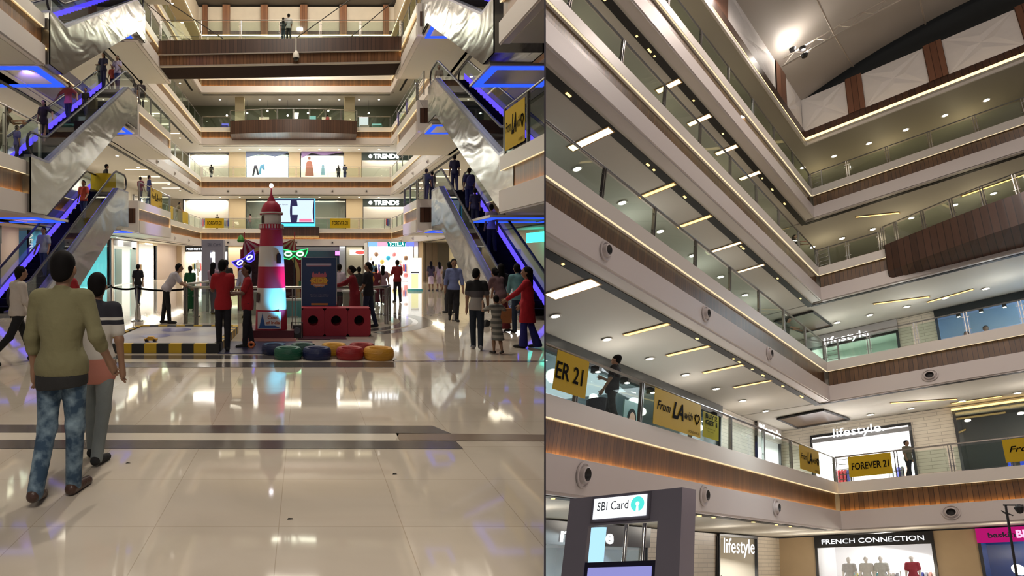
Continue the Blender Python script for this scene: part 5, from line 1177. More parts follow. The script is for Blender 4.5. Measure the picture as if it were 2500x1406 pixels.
for lab, x, y, L, yaw, h, tp, bt, kw in (('left person of the pair on the upper left landing', -9.7, 32.6, 2, -20, 1.66, (.12, .12, .16), (.04, .04, .06), {}), ('right person of the pair on the upper left landing in black', -9.2, 32.2, 2, 20, 1.72, (.03, .02, .02), (.03, .02, .02), dict(coat=.3)),
        ('person in maroon top behind the landing railing on the first balcony', -9.45, 32.9, 1, -20, 1.6, (.12, .02, .03), (.03, .02, .03), {}), ('person in navy shirt behind the landing railing on the first balcony', -9.15, 33.6, 1, -60, 1.78, (.02, .03, .10), (.03, .03, .05), {}),
        ('person in dark shirt behind the head of the lowest left escalator', -10.3, 29.3, 1, -60, 1.75, (.03, .03, .03), (.05, .05, .04), dict(lean=14)),
        ('person leaning on the railing of the left first balcony in khaki', -10.85, 48.2, 1, -70, 1.75, (.14, .12, .07), (.35, .33, .28), dict(lean=28, arms=((50, 6, 30), (50, 6, 30)))),
        ('person in dark blue standing at the head of the right escalator', 6.6, 31.2, 1, -30, 1.78, (.02, .02, .04), (.02, .02, .06), {}), ('second person in dark clothes at the head of the right escalator', 7.0, 31.6, 1, 10, 1.7, (.02, .02, .03), (.02, .02, .05), {}),
        ('person in pale shirt at the top of the middle right escalator', 6.9, 29.6, 2, 175, 1.68, (.35, .26, .20), (.05, .04, .06), {}),
        ('person in dark clothes left of the pair on the foot bridge', -1.35, 35.5, 3, 0, 1.55, (.02, .03, .03), (.03, .05, .07), dict(hair='long')), ('person in pale shirt right of the pair on the foot bridge', -1.02, 35.5, 3, 20, 1.78, (.42, .42, .42), (.012, .012, .02), {}),
        ('person silhouetted left before the coats window on second balcony', 3.55, 61.3, 2, 10, 1.75, (.01, .01, .02), (.01, .01, .02), dict(hair='long')), ('person silhouetted right before the coats window on second balcony', 4.25, 61.3, 2, -10, 1.85, (.02, .02, .05), (.02, .03, .10), dict(arms=((50, 10, 110), (50, 10, 110)))),
        ('person in black walking on the left of the far second balcony', -9.9, 60.5, 2, 0, 1.7, (.01, .01, .01), (.01, .01, .01), {}), ('person dark haired behind the FOREVER 21 banner on the first balcony', -9.2, 60., 1, 0, 1.6, (.03, .03, .03), (.03, .03, .03), {}),
        ('person beside the pale pillar on the far first balcony', -5.8, 60.5, 1, 60, 1.7, (.35, .2, .2), (.2, .2, .2), {}), ('person in red seated area of the third level food court', 2.3, 58.9, 3, 0, 1.5, (.35, .03, .03), (.03, .03, .03), {})):
    kw.setdefault('arms', ((8, 8, 20), (8, 8, 20))); person(lab, (x, y, ZL[L] if not (L == 3 and y < 40) else brz(x)), yaw, h=h, res=.021 if y > 40 else .019, top=tp, bottom=bt, face=False, **kw)
rider('person in lavender shirt standing low on the right escalator', 6.85, 1, 0, 21.1, 2, h=1.78, res=.018, top=(.33, .28, .52), bottom=(.01, .01, .03), face=False)
rider('person with dark blue backpack higher on the right escalator', 6.95, 1, 0, 24.3, 2, h=1.78, res=.018, top=(.03, .03, .12), bottom=(.02, .03, .12), face=False)
rider('person in dark clothes at the top of the lowest right escalator', 6.75, 1, 0, 25.9, 0, h=1.72, res=.018, top=(.02, .02, .06), bottom=(.02, .02, .07), face=False)
rider('person in navy between the lavender shirt and the backpack', 6.75, 1, 0, 22.8, 0, h=1.6, res=.018, top=(.02, .02, .08), bottom=(.015, .015, .05), face=False)
zb = on_esc(1, 0, 24.3)
m = MB(); V, F = SDF().ell((6.95, 24.08, zb+1.28), (.17, .12, .24), .02).mesh(.03); m.mesh(V, F); solo('backpack', m, cloth((.03, .035, .16)), 'dark blue backpack on a rider of the right escalator', 'bag', (6.95, 24.1, zb+1.05), smooth=True)
person('person in dark top at the rail of the near left first balcony', (-9.35, 17.75, ZL[1]), -70, h=1.62, res=.016, top=(.05, .03, .02), bottom=(.05, .04, .03), hair='long', lean=14, arms=((50, 8, 60), (50, 8, 60)), face=False)
person('person in blue seen through glass at the near left first balcony', (-9.6, 19.1, ZL[1]), -30, h=1.3, res=.018, top=(.03, .03, .25), bottom=(.02, .02, .1), face=False)
for i, (y, z, c) in enumerate(((20.1, 0, (.85, .16, .08)), (21.6, 0, (.8, .75, .7)))):
    mannequin('white mannequin %s in the orange boutique' % ('in an orange red dress' if i == 0 else 'in pale clothes'), (XW-.7, y+2.6 if i == 0 else y-.9, .25), -90, c, c, h=1.85, res=.018, coat=.25, bott='skirt')
mannequin('mannequin in bright orange top in the far left store window', (-10.15, 59.4, .01), 180, (.75, .12, .06), (.03, .04, .09), h=1.7, res=.024)
mannequin('mannequin in white in the far left store window', (-11.1, 59.4, .01), 180, (.7, .68, .62), (.6, .6, .55), h=1.75, res=.024)
# ================================================================ RIGHT HALL (z is measured from eye level in this block)
T = TR
S = [None, 2.79, 8.05, 12.97, 17.72]; BL = [None, 6.26, 6.32, 6.36, 6.40]; TOP = [s+.44 if s else 0 for s in S]; BOT = [s-1.36 if s else 0 for s in S]
AW = 32.; WB = -9.6; WA = 37.9
NM = (None, 'first', 'second', 'third', 'fourth')
for L in range(1, 5):
    B = BL[L]
    band((5, -B), (AW, -B), (0, 1), TOP[L], dims=(.44, .70, .66), nled=(L == 1)); band((AW, -B), (AW, 6), (-1, 0), TOP[L], dims=(.44, .70, .66), nled=(L == 1))
    m = MB(); m.box(4, AW+.2, -14, -B-.33, BOT[L]+.03, TOP[L]-.02); m.box(AW+.33, 44, -14, 8, BOT[L]+.03, TOP[L]-.02); struct(m.build('floor_%d' % (20+L), CEIL, clip=True))
    m = MB(); z = BOT[L]+.02; m.box(6, AW+.55, -B-.62, -B-.40, z-.02, z+.0); m.box(AW+.40, AW+.62, -B-.5, 6, z-.02, z); struct(m.build('trim_%d' % (970+L), BLACK, clip=True))
    rnd = random.Random(L)
    for j in range(9):
        a = rnd.uniform(10, 31); m = MB(); m.box(a, a+rnd.uniform(.06, .25), -B-.56, -B-.51, z-.04, z-.02); struct(m.build('trim_%d' % (980+L*10+j), GOLD, clip=True))
    # upper walls
    zt = BOT[L+1]+.03 if L < 4 else 21.2
    if L >= 3:
        m = MB(); m.box(4, 44, -12.2, -12, TOP[L], zt); m.box(41, 41.2, -12, 8, TOP[L], zt); struct(m.build('wall_upper_%d' % L, P('olive_wall', (.34, .31, .20), .6), clip=True))
# ceiling top with cove and clerestory
ZC = 21.2
m = MB(); m.box(4, AW, -14, -6.5, ZC, ZC+.3); m.box(AW, 44, -14, 8, ZC, ZC+.3); struct(m.build('ceiling_top', P('ceil_olive', (.38, .35, .28), .6), clip=True))
cvm = E('cove_gold', (1., .70, .30), 2.6)
def ringR(n, mt, o, z0, z1, t_=.08, ol=None):
    ol = o if ol is None else ol
    m = MB(); m.obox((5, -6.5-ol-t_, z0), (AW+o-5, 0, 0), (0, t_, 0), (0, 0, z1-z0)); m.obox((AW+o, -6.5-ol-t_, z0), (0, 14, 0), (t_, 0, 0), (0, 0, z1-z0)); struct(m.build('trim_%d' % n, mt, clip=True))
ringR(1030, STRIPW, -.03, ZC-.06, ZC+.12); ringR(1031, cvm, .08, ZC+.22, ZC+.54, .03, .05); ringR(1032, WOODD, .42, ZC+.3, 22.45, .08, .09)
PANEL = P('fabric_panel', (.88, .84, .80), .5, vary=.10, bscale=.8, bump=.5)
def panel(label, pts):
    """faceted fabric panel: four corners with a raised centre"""
    pts = [np.array(p, float) for p in pts]; c = sum(pts)/4; e1 = pts[1]-pts[0]; n_ = np.array([-1., 0, 0]) if abs(e1[1]) > abs(e1[0]) else np.array([0, 1., 0])
    t = MB(); 
    for i in range(4):
        a, b = pts[i], pts[(i+1) % 4]; mid = (a+b)/2; q = c+n_*.10+(mid-c)*.35; 
        t.face([a, mid, q]); t.face([mid, b, q]); t.face([a, q, c+n_*.03]); t.face([b, c+n_*.03, q])
    solo('wall_panel', t, PANEL, label, 'wall panel', pts[0], clip=True)
za, zb_ = 22.45, 24.9; A2 = 32.45
for lab, b0, b1 in (('white faceted fabric panel nearest the corner on the right clerestory', -6.68, -4.72), ('white faceted fabric panel second from the corner on the right clerestory', -4.03, -1.58), ('white faceted fabric panel third from the corner on the right clerestory', -.88, 1.66)):
    panel(lab, [(A2, b0, za), (A2, b1, za), (A2, b1, zb_), (A2, b0, zb_)])
for lab, a0, a1 in (('pale panel at the corner end of the left clerestory', 29.5, 32.4), ('long pale panel of the left clerestory lit by the floodlights', 21., 27.7)):
    panel(lab, [(a0, -6.68, za), (a1, -6.68, za), (a1, -6.68, zb_), (a0, -6.68, zb_)])
m = MB()
for b in (-4.72, -1.58, 1.66): m.quad((A2-.06, b, za), (A2-.06, b+.69, za), (A2-.06, b+.69, zb_+.1), (A2-.06, b, zb_+.1)); m.quad((A2-.06, b, za), (A2+.1, b, za), (A2+.1, b, zb_), (A2-.06, b, zb_))
m.quad((27.75, -6.64, za), (29.45, -6.64, za), (29.45, -6.64, zb_+.1), (27.75, -6.64, zb_+.1), .5); m.quad((12, -6.64, za), (20.9, -6.64, za), (20.9, -6.64, zb_), (12, -6.64, zb_))
struct(m.build('trim_1040', wood('pilaster_r', (.15, .06, .035), (.26, .12, .07), .6), clip=True))
m = MB(); m.quad((A2+.7, -8, za), (A2+.7, 8, za), (A2+.7, 8, 34), (A2+.7, -8, 34)); m.quad((12, -7.6, za), (34, -7.6, za), (34, -7.6, 25.), (12, -7.6, 25.)); struct(m.build('wall_dark_gable', P('gable', (.028, .03, .028), .9), clip=True))
# membrane vault
m = MB(); N = 14
def vz(b): return 24.9+1.95*(1-((b-1.5)/8.0)**2) if abs(b-1.5) < 8 else 24.9
m.quad((10, -9.5, 24.93), (A2, -9.5, 24.93), (A2, -6.5, 24.9), (10, -6.5, 24.9))
for i in range(N):
    b0, b1 = -6.5+16*i/N, -6.5+16*(i+1)/N; m.quad((10, b0, vz(b0)), (A2+.0, b0, vz(b0)), (A2+.0, b1, vz(b1)), (10, b1, vz(b1)))
struct(m.build('ceiling_vault', P('membrane', (.42, .385, .34), .6), clip=True, smooth=True))
# truss
t = thing('roof_truss', 'curved pale steel roof truss with diagonal bars under the vault', 'truss', (27, -6.2, 23.4))
TS = P('truss_paint', (.45, .40, .34), .4)
def c0(b): return 23.5+.95*(1-((b-1.5)/7.7)**2)
def c1(b): return c0(b)+.75
bs = [-6.2+.9*i for i in range(11)]
m = MB(); m.tube([(27, b, c0(b)) for b in bs], .05, 8); m.build('bottom_chord', TS, t, smooth=True); m = MB(); m.tube([(27.25, b, c1(b)) for b in bs], .045, 8); m.build('top_chord', TS, t, smooth=True)
for i in range(10):
    m = MB(); b, b2 = bs[i], bs[i+1]; m.tube([(27, b, c0(b)), (27.25, (b+b2)/2, c1((b+b2)/2)), (27, b2, c0(b2))], .022, 6); m.build('web_bar', TS, t)
for i, (b, z) in enumerate(((-4.2, 0), (-1.2, 0))):
    m = MB(); m.tube([(A2, b-.1, vz(b)-.12), (27, b+.1, c0(b)+.05), (18, b+.1, c0(b)+.3)], .035, 6); solo('roof_purlin', m, TS, 'steel rod purlin crossing the truss, %s the corner' % ('nearer' if i == 0 else 'farther from'), 'beam', (27, b, c0(b)), clip=True)
for i, (b, z, tgt) in enumerate(((-5.75, 24.25, (25.5, -5.9, 26)), (-5.35, 24.0, (27.2, -4.6, 26)), (-5.3, 23.45, (29., -5.6, 25.5)))):
    t = thing('floodlight', ('upper', 'middle', 'lower')[i]+' round floodlight on the roof truss', 'floodlight', (27, b, z))
    m = MB(); m.lathe([(.001, .0), (.11, .01), (.14, .16), (.15, .2)], (27, b, z), 16); m.build('housing', P('lamp_black', (.015, .015, .018), .5), t, smooth=True)
    m = MB(); m.lathe([(.001, .21), (.14, .2)], (27, b, z), 16); m.build('lens', E('flood', (1, .93, .88), 45.), t)
    plight((27.1, b+.05, z+.45), 38, (1, .9, .8), .12)
# ---- railings
for L, n0 in ((1, None), (2, None), (3, None), (4, None)):
    B = BL[L]; z = TOP[L]; a0 = {1: 8.6, 2: 5.9, 3: 6.2, 4: 6.}[L]
    railing('glass railing with steel posts along the left side of the %s balcony, kiosk hall' % NM[L], [(a0, -B-.07), (31.98, -B-.07)], z, 3.0, 1.02, hr=.032)
    if L == 3: railing('short glass railing at the corner of the third balcony, right hall', [(AW+.07, -B-.05), (AW+.07, -4.1)], z, 1.1, 1.02)
    else: railing('glass railing along the right side of the %s balcony, right hall' % NM[L], [(AW+.07, -B-.05), (AW+.07, -4.45), (AW+.07, 1.6)] if L == 1 else [(AW+.07, -B-.05), (AW+.07, 2.6)], z, 1.5, 1.02)
    t = thing('ladder_rail', 'short ladder shaped rail at the corner of the %s balcony, right hall' % NM[L], 'railing', (AW+.05, -B, z))
    m = MB(); 
    for k in range(5): m.tube([(AW+.05, -B+.05, z+.1+k*.2), (AW+.05, -B+.42, z+.1+k*.2)], .014, 5)
    m.tube([(AW+.05, -B+.42, z), (AW+.05, -B+.42, z+1.)], .03, 6); m.build('bars', STEEL, t)
# bowed timber balcony on the third level
m = MB(); pts = []; N = 16
for i in range(N+1):
    q = i/N; b = -3.95+7.5*q; pts.append((AW-.15-1.5*math.sin(min(1, q*1.25)*PI/2)-.3*q, b))
s_ = 0; zt, zm, z0 = TOP[3]+.14, TOP[3]-1.25, BOT[3]+.1
for (a, b) in zip(pts[:-1], pts[1:]):
    d = math.dist(a, b); m.face([(*a, zm), (*b, zm), (*b, zt), (*a, zt)], [(s_, 0), (s_+d, 0), (s_+d, 1.4), (s_, 1.4)])
    m.face([(AW+.1, a[1], z0), (AW+.1, b[1], z0), (*b, zm), (*a, zm)], [(s_, 0), (s_+d, 0), (s_+d, .8), (s_, .8)]); m.face([(*a, zt), (*b, zt), (AW+.1, b[1], zt), (AW+.1, a[1], zt)]); s_ += d
a = pts[0]; m.face([(*a, zm), (AW+.1, a[1], z0), (AW+.1, a[1], zt), (*a, zt)], [(0, 0), (.3, 0), (.3, 1), (0, 1)]); struct(m.build('trim_1050', WOODD, clip=True))
railing('curved glass railing on the bowed timber balcony, right hall', [(AW-.1, -3.95)]+[(p[0]+.1, p[1]) for p in pts[1::2]], zt, 1.6, 1.02)
# ---- ceiling lights
for k in range(7): downlight((14.1+2.98*k, -8.6, BOT[2]-.0), 'round downlight in the left row above the first balcony', 'downlights under second balcony left', .12)
for b in (-7.2, -5.8, -4.4, -2.75, -1.1, .5): downlight((36.75, b, BOT[2]), 'round downlight in the right ceiling row above the first balcony near the corner store', 'downlights under second balcony right', .12)
for k in range(6): downlight((13.7+2.98*k, -8.36, BOT[3]), 'round downlight in the left ceiling row above the second balcony near the corner store', 'downlights under third balcony left', .12)
for b in (-6.6, -5.33, -3.97, -2.65, -1.32, .0): downlight((36.1, b, BOT[3]), 'round downlight in the right ceiling row above the second balcony near the corner store', 'downlights under third balcony right', .12)
for b in (-7.3, -6.03, -4.78, -3.3, -1.73, -.42): downlight((35.75, b, BOT[4]), 'round downlight in the right ceiling row above the third balcony near the corner store', 'downlights under fourth balcony', .12)
for b in (-7.2, -5.8, -4.32, -2.85, -1.38, .09): downlight((34.35, b, ZC), 'round ceiling downlight in the row on the top ceiling, right hall', 'downlights on top ceiling', .12)
def strip(label, a, b0, b1, z, w=.17, mt=None, a2=None):
    a2 = a if a2 is None else a2
    t = thing('strip_light', label, 'ceiling light', (a, b0, z), None)
    m = MB(); m.obox((a, b0, z-.012), (a2-a, b1-b0, 0), (w, 0, 0), (0, 0, .01)); m.build('glowing_strip', mt or GOLD, t, clip=True)
    m = MB(); m.obox((a-.05, b0-.03, z-.008), (a2-a, b1-b0+.06, 0), (w+.1, 0, 0), (0, 0, .008)); m.build('tray', P('gold_tray', (.5, .3, .1), .5), t, clip=True)
ordn = ('nearest', 'second', 'third', 'fourth', 'fifth')
for i, (a, b0, b1, w) in enumerate(((12.5, -8.0, -6.85, .5), (17.05, -8.1, -6.9, .17), (20.1, -8.1, -6.9, .17), (23.2, -8.1, -6.9, .17), (26.3, -8.1, -6.9, .15))): strip('warm strip light over the left first balcony gallery, %s to the viewer' % ordn[i], a, b0, b1, BOT[2], w, E('gold_pale', (1, .80, .50), 2.6) if i == 0 else None)
for i, (a, b0, b1, w) in enumerate(((12.45, -8.0, -6.85, .3), (16.7, -7.85, -6.8, .17), (19.75, -7.85, -6.8, .17), (22.75, -7.8, -6.8, .17), (25.6, -7.8, -6.85, .15))): strip('warm strip light over the left second balcony gallery, %s to the viewer' % ordn[i], a, b0, b1, BOT[3], w, E('gold_pale', (1, .80, .50), 2.6) if i in (0, 3, 4) else None)
for i, a in enumerate((16.75, 19.6, 22.5, 25.35)): strip('pale wide strip light over the left third balcony gallery, %s to the viewer' % ordn[i], a, -7.6, -6.85, BOT[4], .26, E('gold_pale', (1, .80, .50), 2.6))
for i, (a, b0, b1, a2, z) in enumerate(((34.4, -4.9, -3.1, 35.3, BOT[3]), (36.1, -3.25, -1.7, 35.7, BOT[3]), (34.6, -4.75, -2.85, 36., BOT[2]), (36.9, -3.1, -1.55, 36.9, BOT[2]), (33.5, -5.05, -3.6, 34.6, BOT[4]), (34.9, -1.4, .6, 34.6, BOT[4]))): strip('slanted warm strip light on the right ceiling under the %s balcony, %s' % (('third', 'third', 'second', 'second', 'fourth', 'fourth')[i], ('nearer the corner', 'farther from the corner')[i % 2]), a, b0, b1, z, .12, None, a2)
for L, q in ((2, ((34.0, -8.7), (33.6, -6.9), (36.9, -6.6), (37.2, -8.7))), (3, ((33.3, -8.5), (33.2, -6.95), (36.3, -6.85), (36.4, -8.1)))):
    m = MB(); z = BOT[L]-.02; m.face([(*p, z) for p in q]); m.face([(*p, z-.02) for p in q]); struct(m.build('trim_%d' % (1060+L), P('recess_brown', (.10, .06, .035), .25), clip=True))
    m = MB(); (x0, y0), (x1, y1), (x2, y2), (x3, y3) = q
    for a, b in zip(q, q[1:]+q[:1]): m.tube([(*a, z-.03), (*b, z-.03)], .05, 4)
    struct(m.build('trim_%d' % (1064+L), BLACK, clip=True))
# ---- air outlets
for L in (1, 2):
    B = BL[L]; z = S[L]-.98
    for k, a in enumerate((11.98, 18.1, 23.9, 29.9)[:3 if L == 1 else 3]): diffuser((a, -B+.03, z), (1, 0, 0), (0, 1, 0), 'round jet air outlet on the left fascia of the %s balcony, kiosk side' % NM[L], 'jet outlets left %s' % NM[L], r=.26)
    diffuser((AW-.03, -3.15, z), (0, 1, 0), (-1, 0, 0), 'round jet air outlet on the right fascia of the %s balcony, kiosk side' % NM[L], 'jet outlets right %s' % NM[L], r=.25)
# ---- shops level 1, left wall
def box_thing(name, label, cat, mt, *b, clip=True): m = MB(); m.box(*b); return solo(name, m, mt, label, cat, ((b[0]+b[1])/2, (b[2]+b[3])/2, b[4]), clip=clip)
z1 = TOP[1]; c1_ = BOT[2]
shopfront('dark framed cosmetics shop with spotlight track behind the left railing', (9, WB, z1), (1, 0, 0), (0, 1, 0), 20.4, c1_-z1, lamp=520, depth=3., signh=.5, signcol=P('track_black', (.02, .025, .028), .3), stock=True, seed=41, lcol=(.85, .95, 1), wallm=P('cosmetic_wall', (.55, .62, .66), .4), glassp=True, stk=.3)
for k in range(9):
    a = 12+k*2.0
    t = thing('track_spot', 'black track spotlight on the dark head of the cosmetics shop', 'spotlight', (a, WB+.3, c1_-.75), 'track spots over cosmetics shop')
    m = MB(); m.box(a-.09, a+.09, WB+.16, WB+.42, c1_-.72, c1_-.5); m.build('housing', BLACK, t); m = MB(); m.box(a-.07, a+.07, WB+.3, WB+.4, c1_-.735, c1_-.72); m.build('lens', LAMP, t)
m = MB(); m.box(29.4, 34., WB-.2, WB, z1, c1_); struct(m.build('wall_brick_left', BRICK, clip=True))
shopfront('lifestyle store entrance on the left wall of the first balcony, right hall', (34., WB, z1), (1, 0, 0), (0, 1, 0), 3.6, c1_-z1, lamp=260, sign='lifestyle', signh=.7, signcol=P('lin', (.50, .46, .42), .5), th=.5, tx=(.02, .95), seed=43, textcol=E('sign_white_soft', (1, 1, 1), 1.8))
t = thing('portrait_poster', 'poster of a person with dark hair in front of the cosmetics shop', 'poster', (18.2, -8.6, z1))
# right wall level 1
shopfront('lifestyle store with wide bright opening on the first balcony, right hall', (WA, -8.35, z1), (0, 1, 0), (-1, 0, 0), 3.75, 6.25-z1, lamp=520, seed=45, depth=4)
t2 = [o for o in COL.objects if o.get('label', '').startswith('lifestyle store with wide')][0]
m = MB(); m.box(WA-.1, WA, -8.3, -4.6, 5.85, 6.05); m.build('grey_header', P('hdr', (.25, .25, .26), .4), t2); m = MB(); m.box(WA-.12, WA-.1, -8.3, -4.6, 6.12, 6.2); m.build('dark_line', BLACK, t2)
m = MB(); put_text(m, 'lifestyle.', (WA-.16, -7.42, 5.86), (0, 1, 0), (0, 0, 1), 1.9, .56, bold=.005); m.build('lettering', E('sign_white_soft', (1, 1, 1), 1.8), t2)
m = MB(); m.box(WA, WA+.2, -9.6, 8, 6.25, c1_); m.box(WA, WA+.2, -9.6, -8.35, z1, 6.25); m.box(WA, WA+.2, -4.6, -3.2, z1, 6.25); struct(m.build('wall_brick_right', BRICK, clip=True))
shopfront('dim glass lounge at the far right of the first balcony, right hall', (WA, -3.2, z1), (0, 1, 0), (-1, 0, 0), 9, 6.55-z1, lamp=25, wallm=P('slate_wall', (.16, .18, .18), .4), stock=False, glassp=True, lcol=(.7, .85, 1))
m = MB(); m.box(WA-.3, WA-.2, -3.2, 5, 6.48, 6.56); struct(m.build('trim_1070', GOLD, clip=True))
for b, h in ((-1.85, .9), (-1.5, 1.2)): box_thing('blue_stand', 'glowing blue column in the dim glass lounge, %s' % ('shorter one' if h < 1 else 'taller one'), 'display stand', E('bluecol', (.05, .12, .9), .9), WA+.4, WA+.5, b, b+.12, z1, z1+h)
# level 2 right wall
z2 = TOP[2]; c2 = BOT[3]
shopfront('lifestyle store with dark bar sign on the second balcony, right hall', (WA, -8.35, z2), (0, 1, 0), (-1, 0, 0), 3.75, c2-z2, lamp=300, seed=47, depth=4, wallm=P('store_grn', (.5, .58, .52), .5), signh=.62, signcol=P('lin2', (.42, .40, .40), .5), stk=.3)
t2 = [o for o in COL.objects if o.get('label', '').startswith('lifestyle store with dark bar')][0]
m = MB(); put_text(m, 'lifestyle', (WA-.17, -7.5, c2-.72), (0, 1, 0), (0, 0, 1), 1.8, .5, bold=.005); m.build('lettering', E('sign_white_soft', (1, 1, 1), 1.8), t2)
m = MB(); m.box(WA-.13, WA-.02, -8.3, -4.6, c2-.74, c2-.62); m.build('dark_bar', BLACK, t2)
m = MB(); m.box(WA, WA+.2, -9.8, -8.35, z2, c2); m.box(WA, WA+.2, -4.6, -3.25, z2, c2); struct(m.build('wall_brick_upper', BRICK, clip=True))
m = MB(); m.box(4, WA, WB-.2, WB, z2, c2); struct(m.build('wall_second_left', P('lev2wall', (.48, .50, .47), .5), clip=True))
shopfront('blue framed window with backlit poster and spot track on second balcony, right hall', (WA, -3.25, z2), (0, 1, 0), (-1, 0, 0), 9, c2-z2, lamp=420, depth=1.3, wallm=P('poster_wall', (.50, .66, .85), .5), stock=False, signh=.42, signcol=P('track_black', (.02, .025, .028), .3), lcol=(.8, .92, 1), frame=P('frame_blue', (.03, .05, .09), .3))
for k in range(4):
    b = -2.5+k*.75
    t = thing('track_spot', 'black track spotlight above the blue framed window', 'spotlight', (WA-.3, b, c2-.65), 'track spots above blue window')
    m = MB(); m.box(WA-.34, WA-.12, b, b+.14, c2-.66, c2-.45); m.build('housing', BLACK, t); m = MB(); m.box(WA-.35, WA-.25, b+.02, b+.12, c2-.675, c2-.66); m.build('lens', LAMP, t)
person('left dark haired figure in white printed on the blue window display', (WA+.9, -2.35, z2), 90, h=1.95, res=.02, top=(.7, .7, .75), bottom=(.1, .1, .2), cat='poster figure', face=False)
person('right dark haired figure in white behind the blue window', (WA+.9, -1.7, z2), 90, h=2.05, res=.02, top=(.7, .7, .75), bottom=(.1, .1, .2), cat='poster figure', face=False)
# fake removal guard for unused empty
bpy.data.objects.remove(t, do_unlink=True) if (t.get('category') == 'poster' and not t.children) else None
for o in [o for o in COL.objects if o.type == 'EMPTY' and o.get('category') == 'poster' and not o.children]: bpy.data.objects.remove(o, do_unlink=True)
t = thing('portrait_poster', 'portrait poster of a person with dark hair near the cosmetics counter', 'poster', (18., -8.3, z1))
m = MB(); m.box(17.9, 18.9, -8.34, -8.3, z1, z1+1.6); m.build('board', P('poster_teal', (.16, .30, .32), .4), t)
m = MB(); N = 20; m.face([(18.42+.2*math.cos(2*PI*k/N), -8.28, z1+1.0+.27*math.sin(2*PI*k/N)) for k in range(N)]); m.box(18.33, 18.5, -8.29, -8.28, z1+.5, z1+.8); m.box(18.15, 18.75, -8.29, -8.28, z1+.2, z1+.55); m.build('face_print', P('poster_skin', (.55, .30, .20), .5), t)
m = MB(); m.face([(18.42+.27*math.cos(2*PI*k/N), -8.285, z1+1.08+.3*math.sin(2*PI*k/N)) for k in range(N)]); m.build('hair_print', HAIR, t)
# ground level (just above eye level is all that shows)
zg = -1.6; cg = BOT[1]-.03
m = MB(); m.box(6, 44, -14, 8, zg-.2, zg); struct(m.build('floor_hall', MARB, clip=True))
shopfront('black fronted shop on the ground floor partly behind the grey kiosk', (13.5, WB, zg), (1, 0, 0), (0, 1, 0), 9.5, cg-zg, lamp=260, signh=.62, signcol=P('sign_black', (.012, .012, .014), .3), seed=51, depth=3, glassp=True, lcol=(.8, .95, 1))
t2 = [o for o in COL.objects if o.get('label', '').startswith('black fronted')][0]
m = MB(); put_text(m, 'nuance', (17.3, WB+.16, cg-.56), (1, 0, 0), (0, 0, 1), 3.1, .3, bold=.03); m.build('lettering', E('sign_white_soft', (1, 1, 1), 1.8), t2)
m = MB(); m.box(23., 29.3, WB-.2, WB, zg, cg); m.box(33.9, 40, WB-.2, WB, zg, cg); struct(m.build('wall_brick_ground', BRICK, clip=True))
m = MB(); m.box(29.2, 29.3, WB, WB+.06, zg, cg-.1); m.box(33.8, 33.95, WB, WB+.06, zg, cg-.1); struct(m.build('trim_1080', BLACK))
shopfront('lifestyle store with tall glowing white letters on the ground floor', (29.3, WB, zg), (1, 0, 0), (0, 1, 0), 4.5, cg-zg, lamp=220, seed=53, depth=4, wallm=P('cream_int', (.62, .58, .5), .5), lcol=(1, .95, .85))
t2 = [o for o in COL.objects if o.get('label', '').startswith('lifestyle store with tall')][0]
m = MB(); put_text(m, 'lifestyle', (29.6, WB+.15, cg-.9), (1, 0, 0), (0, 0, 1), 3.6, .75, bold=.005); m.build('lettering', E('sign_white_soft', (1, 1, 1), 1.8), t2)
WG = 37.2
shopfront('FRENCH CONNECTION store with wide black sign, right hall', (WG, -8.25, zg), (0, 1, 0), (-1, 0, 0), 3.95, cg-zg, sign='FRENCH CONNECTION', signh=.5, signcol=P('sign_black', (.012, .012, .014), .3), tx=(.07, .93), th=.2, lbold=0., lamp=170, seed=55, depth=3.5, textcol=E('sign_soft', (.95, .97, 1), 2.2), frame=P('sign_black', (.012, .012, .014), .3), stk=1.5)
for i, b in enumerate((-7.3, -6.7, -6.2, -5.2)):
    mannequin('white mannequin in the fashion store window, %s from the left' % ('first', 'second', 'third', 'fourth')[i], (WG+1.0, b, zg+.25), 90, ((.5, .5, .5), (.6, .6, .58), (.5, .52, .5), (.3, .03, .05))[i], (.03, .03, .04), h=1.85, res=.024)
m = MB(); m.box(WG, WG+.3, -9.6, -8.25, zg, cg); m.box(WG, WG+.3, -4.3, -3.05, zg, cg); struct(m.build('wall_stone_ground', P('stone_tan', (.44, .33, .20), .5, vary=.06, bscale=2), clip=True))
shopfront('ice cream shop with magenta sign at the right edge', (WG, -3.05, zg), (0, 1, 0), (-1, 0, 0), 4., cg-zg, signh=.55, signcol=E('magenta', (.50, .01, .16), .9), lamp=110, seed=57, wallm=P('ice_wall', (.08, .16, .35), .4), lcol=(.6, .75, 1), glassp=True, stock=False)
t2 = [o for o in COL.objects if o.get('label', '').startswith('ice cream')][0]
m = MB(); put_text(m, 'baskin', (WG-.16, -2.72, cg-.38), (0, 1, 0), (0, 0, 1), .75, .2, bold=.03); m.build('first_lettering', P('ink_navy', (.02, .01, .05), .5), t2); m = MB(); put_text(m, 'robbins', (WG-.16, -1.55, cg-.38), (0, 1, 0), (0, 0, 1), .85, .2, bold=.03); m.build('lettering', P('ink_navy', (.02, .01, .05), .5), t2)
m = MB(); put_text(m, 'BR', (WG-.16, -1.95, cg-.42), (0, 1, 0), (0, 0, 1), .38, .3, bold=.04); m.build('initials', E('br_pink', (1, .45, .65), 1.5), t2)
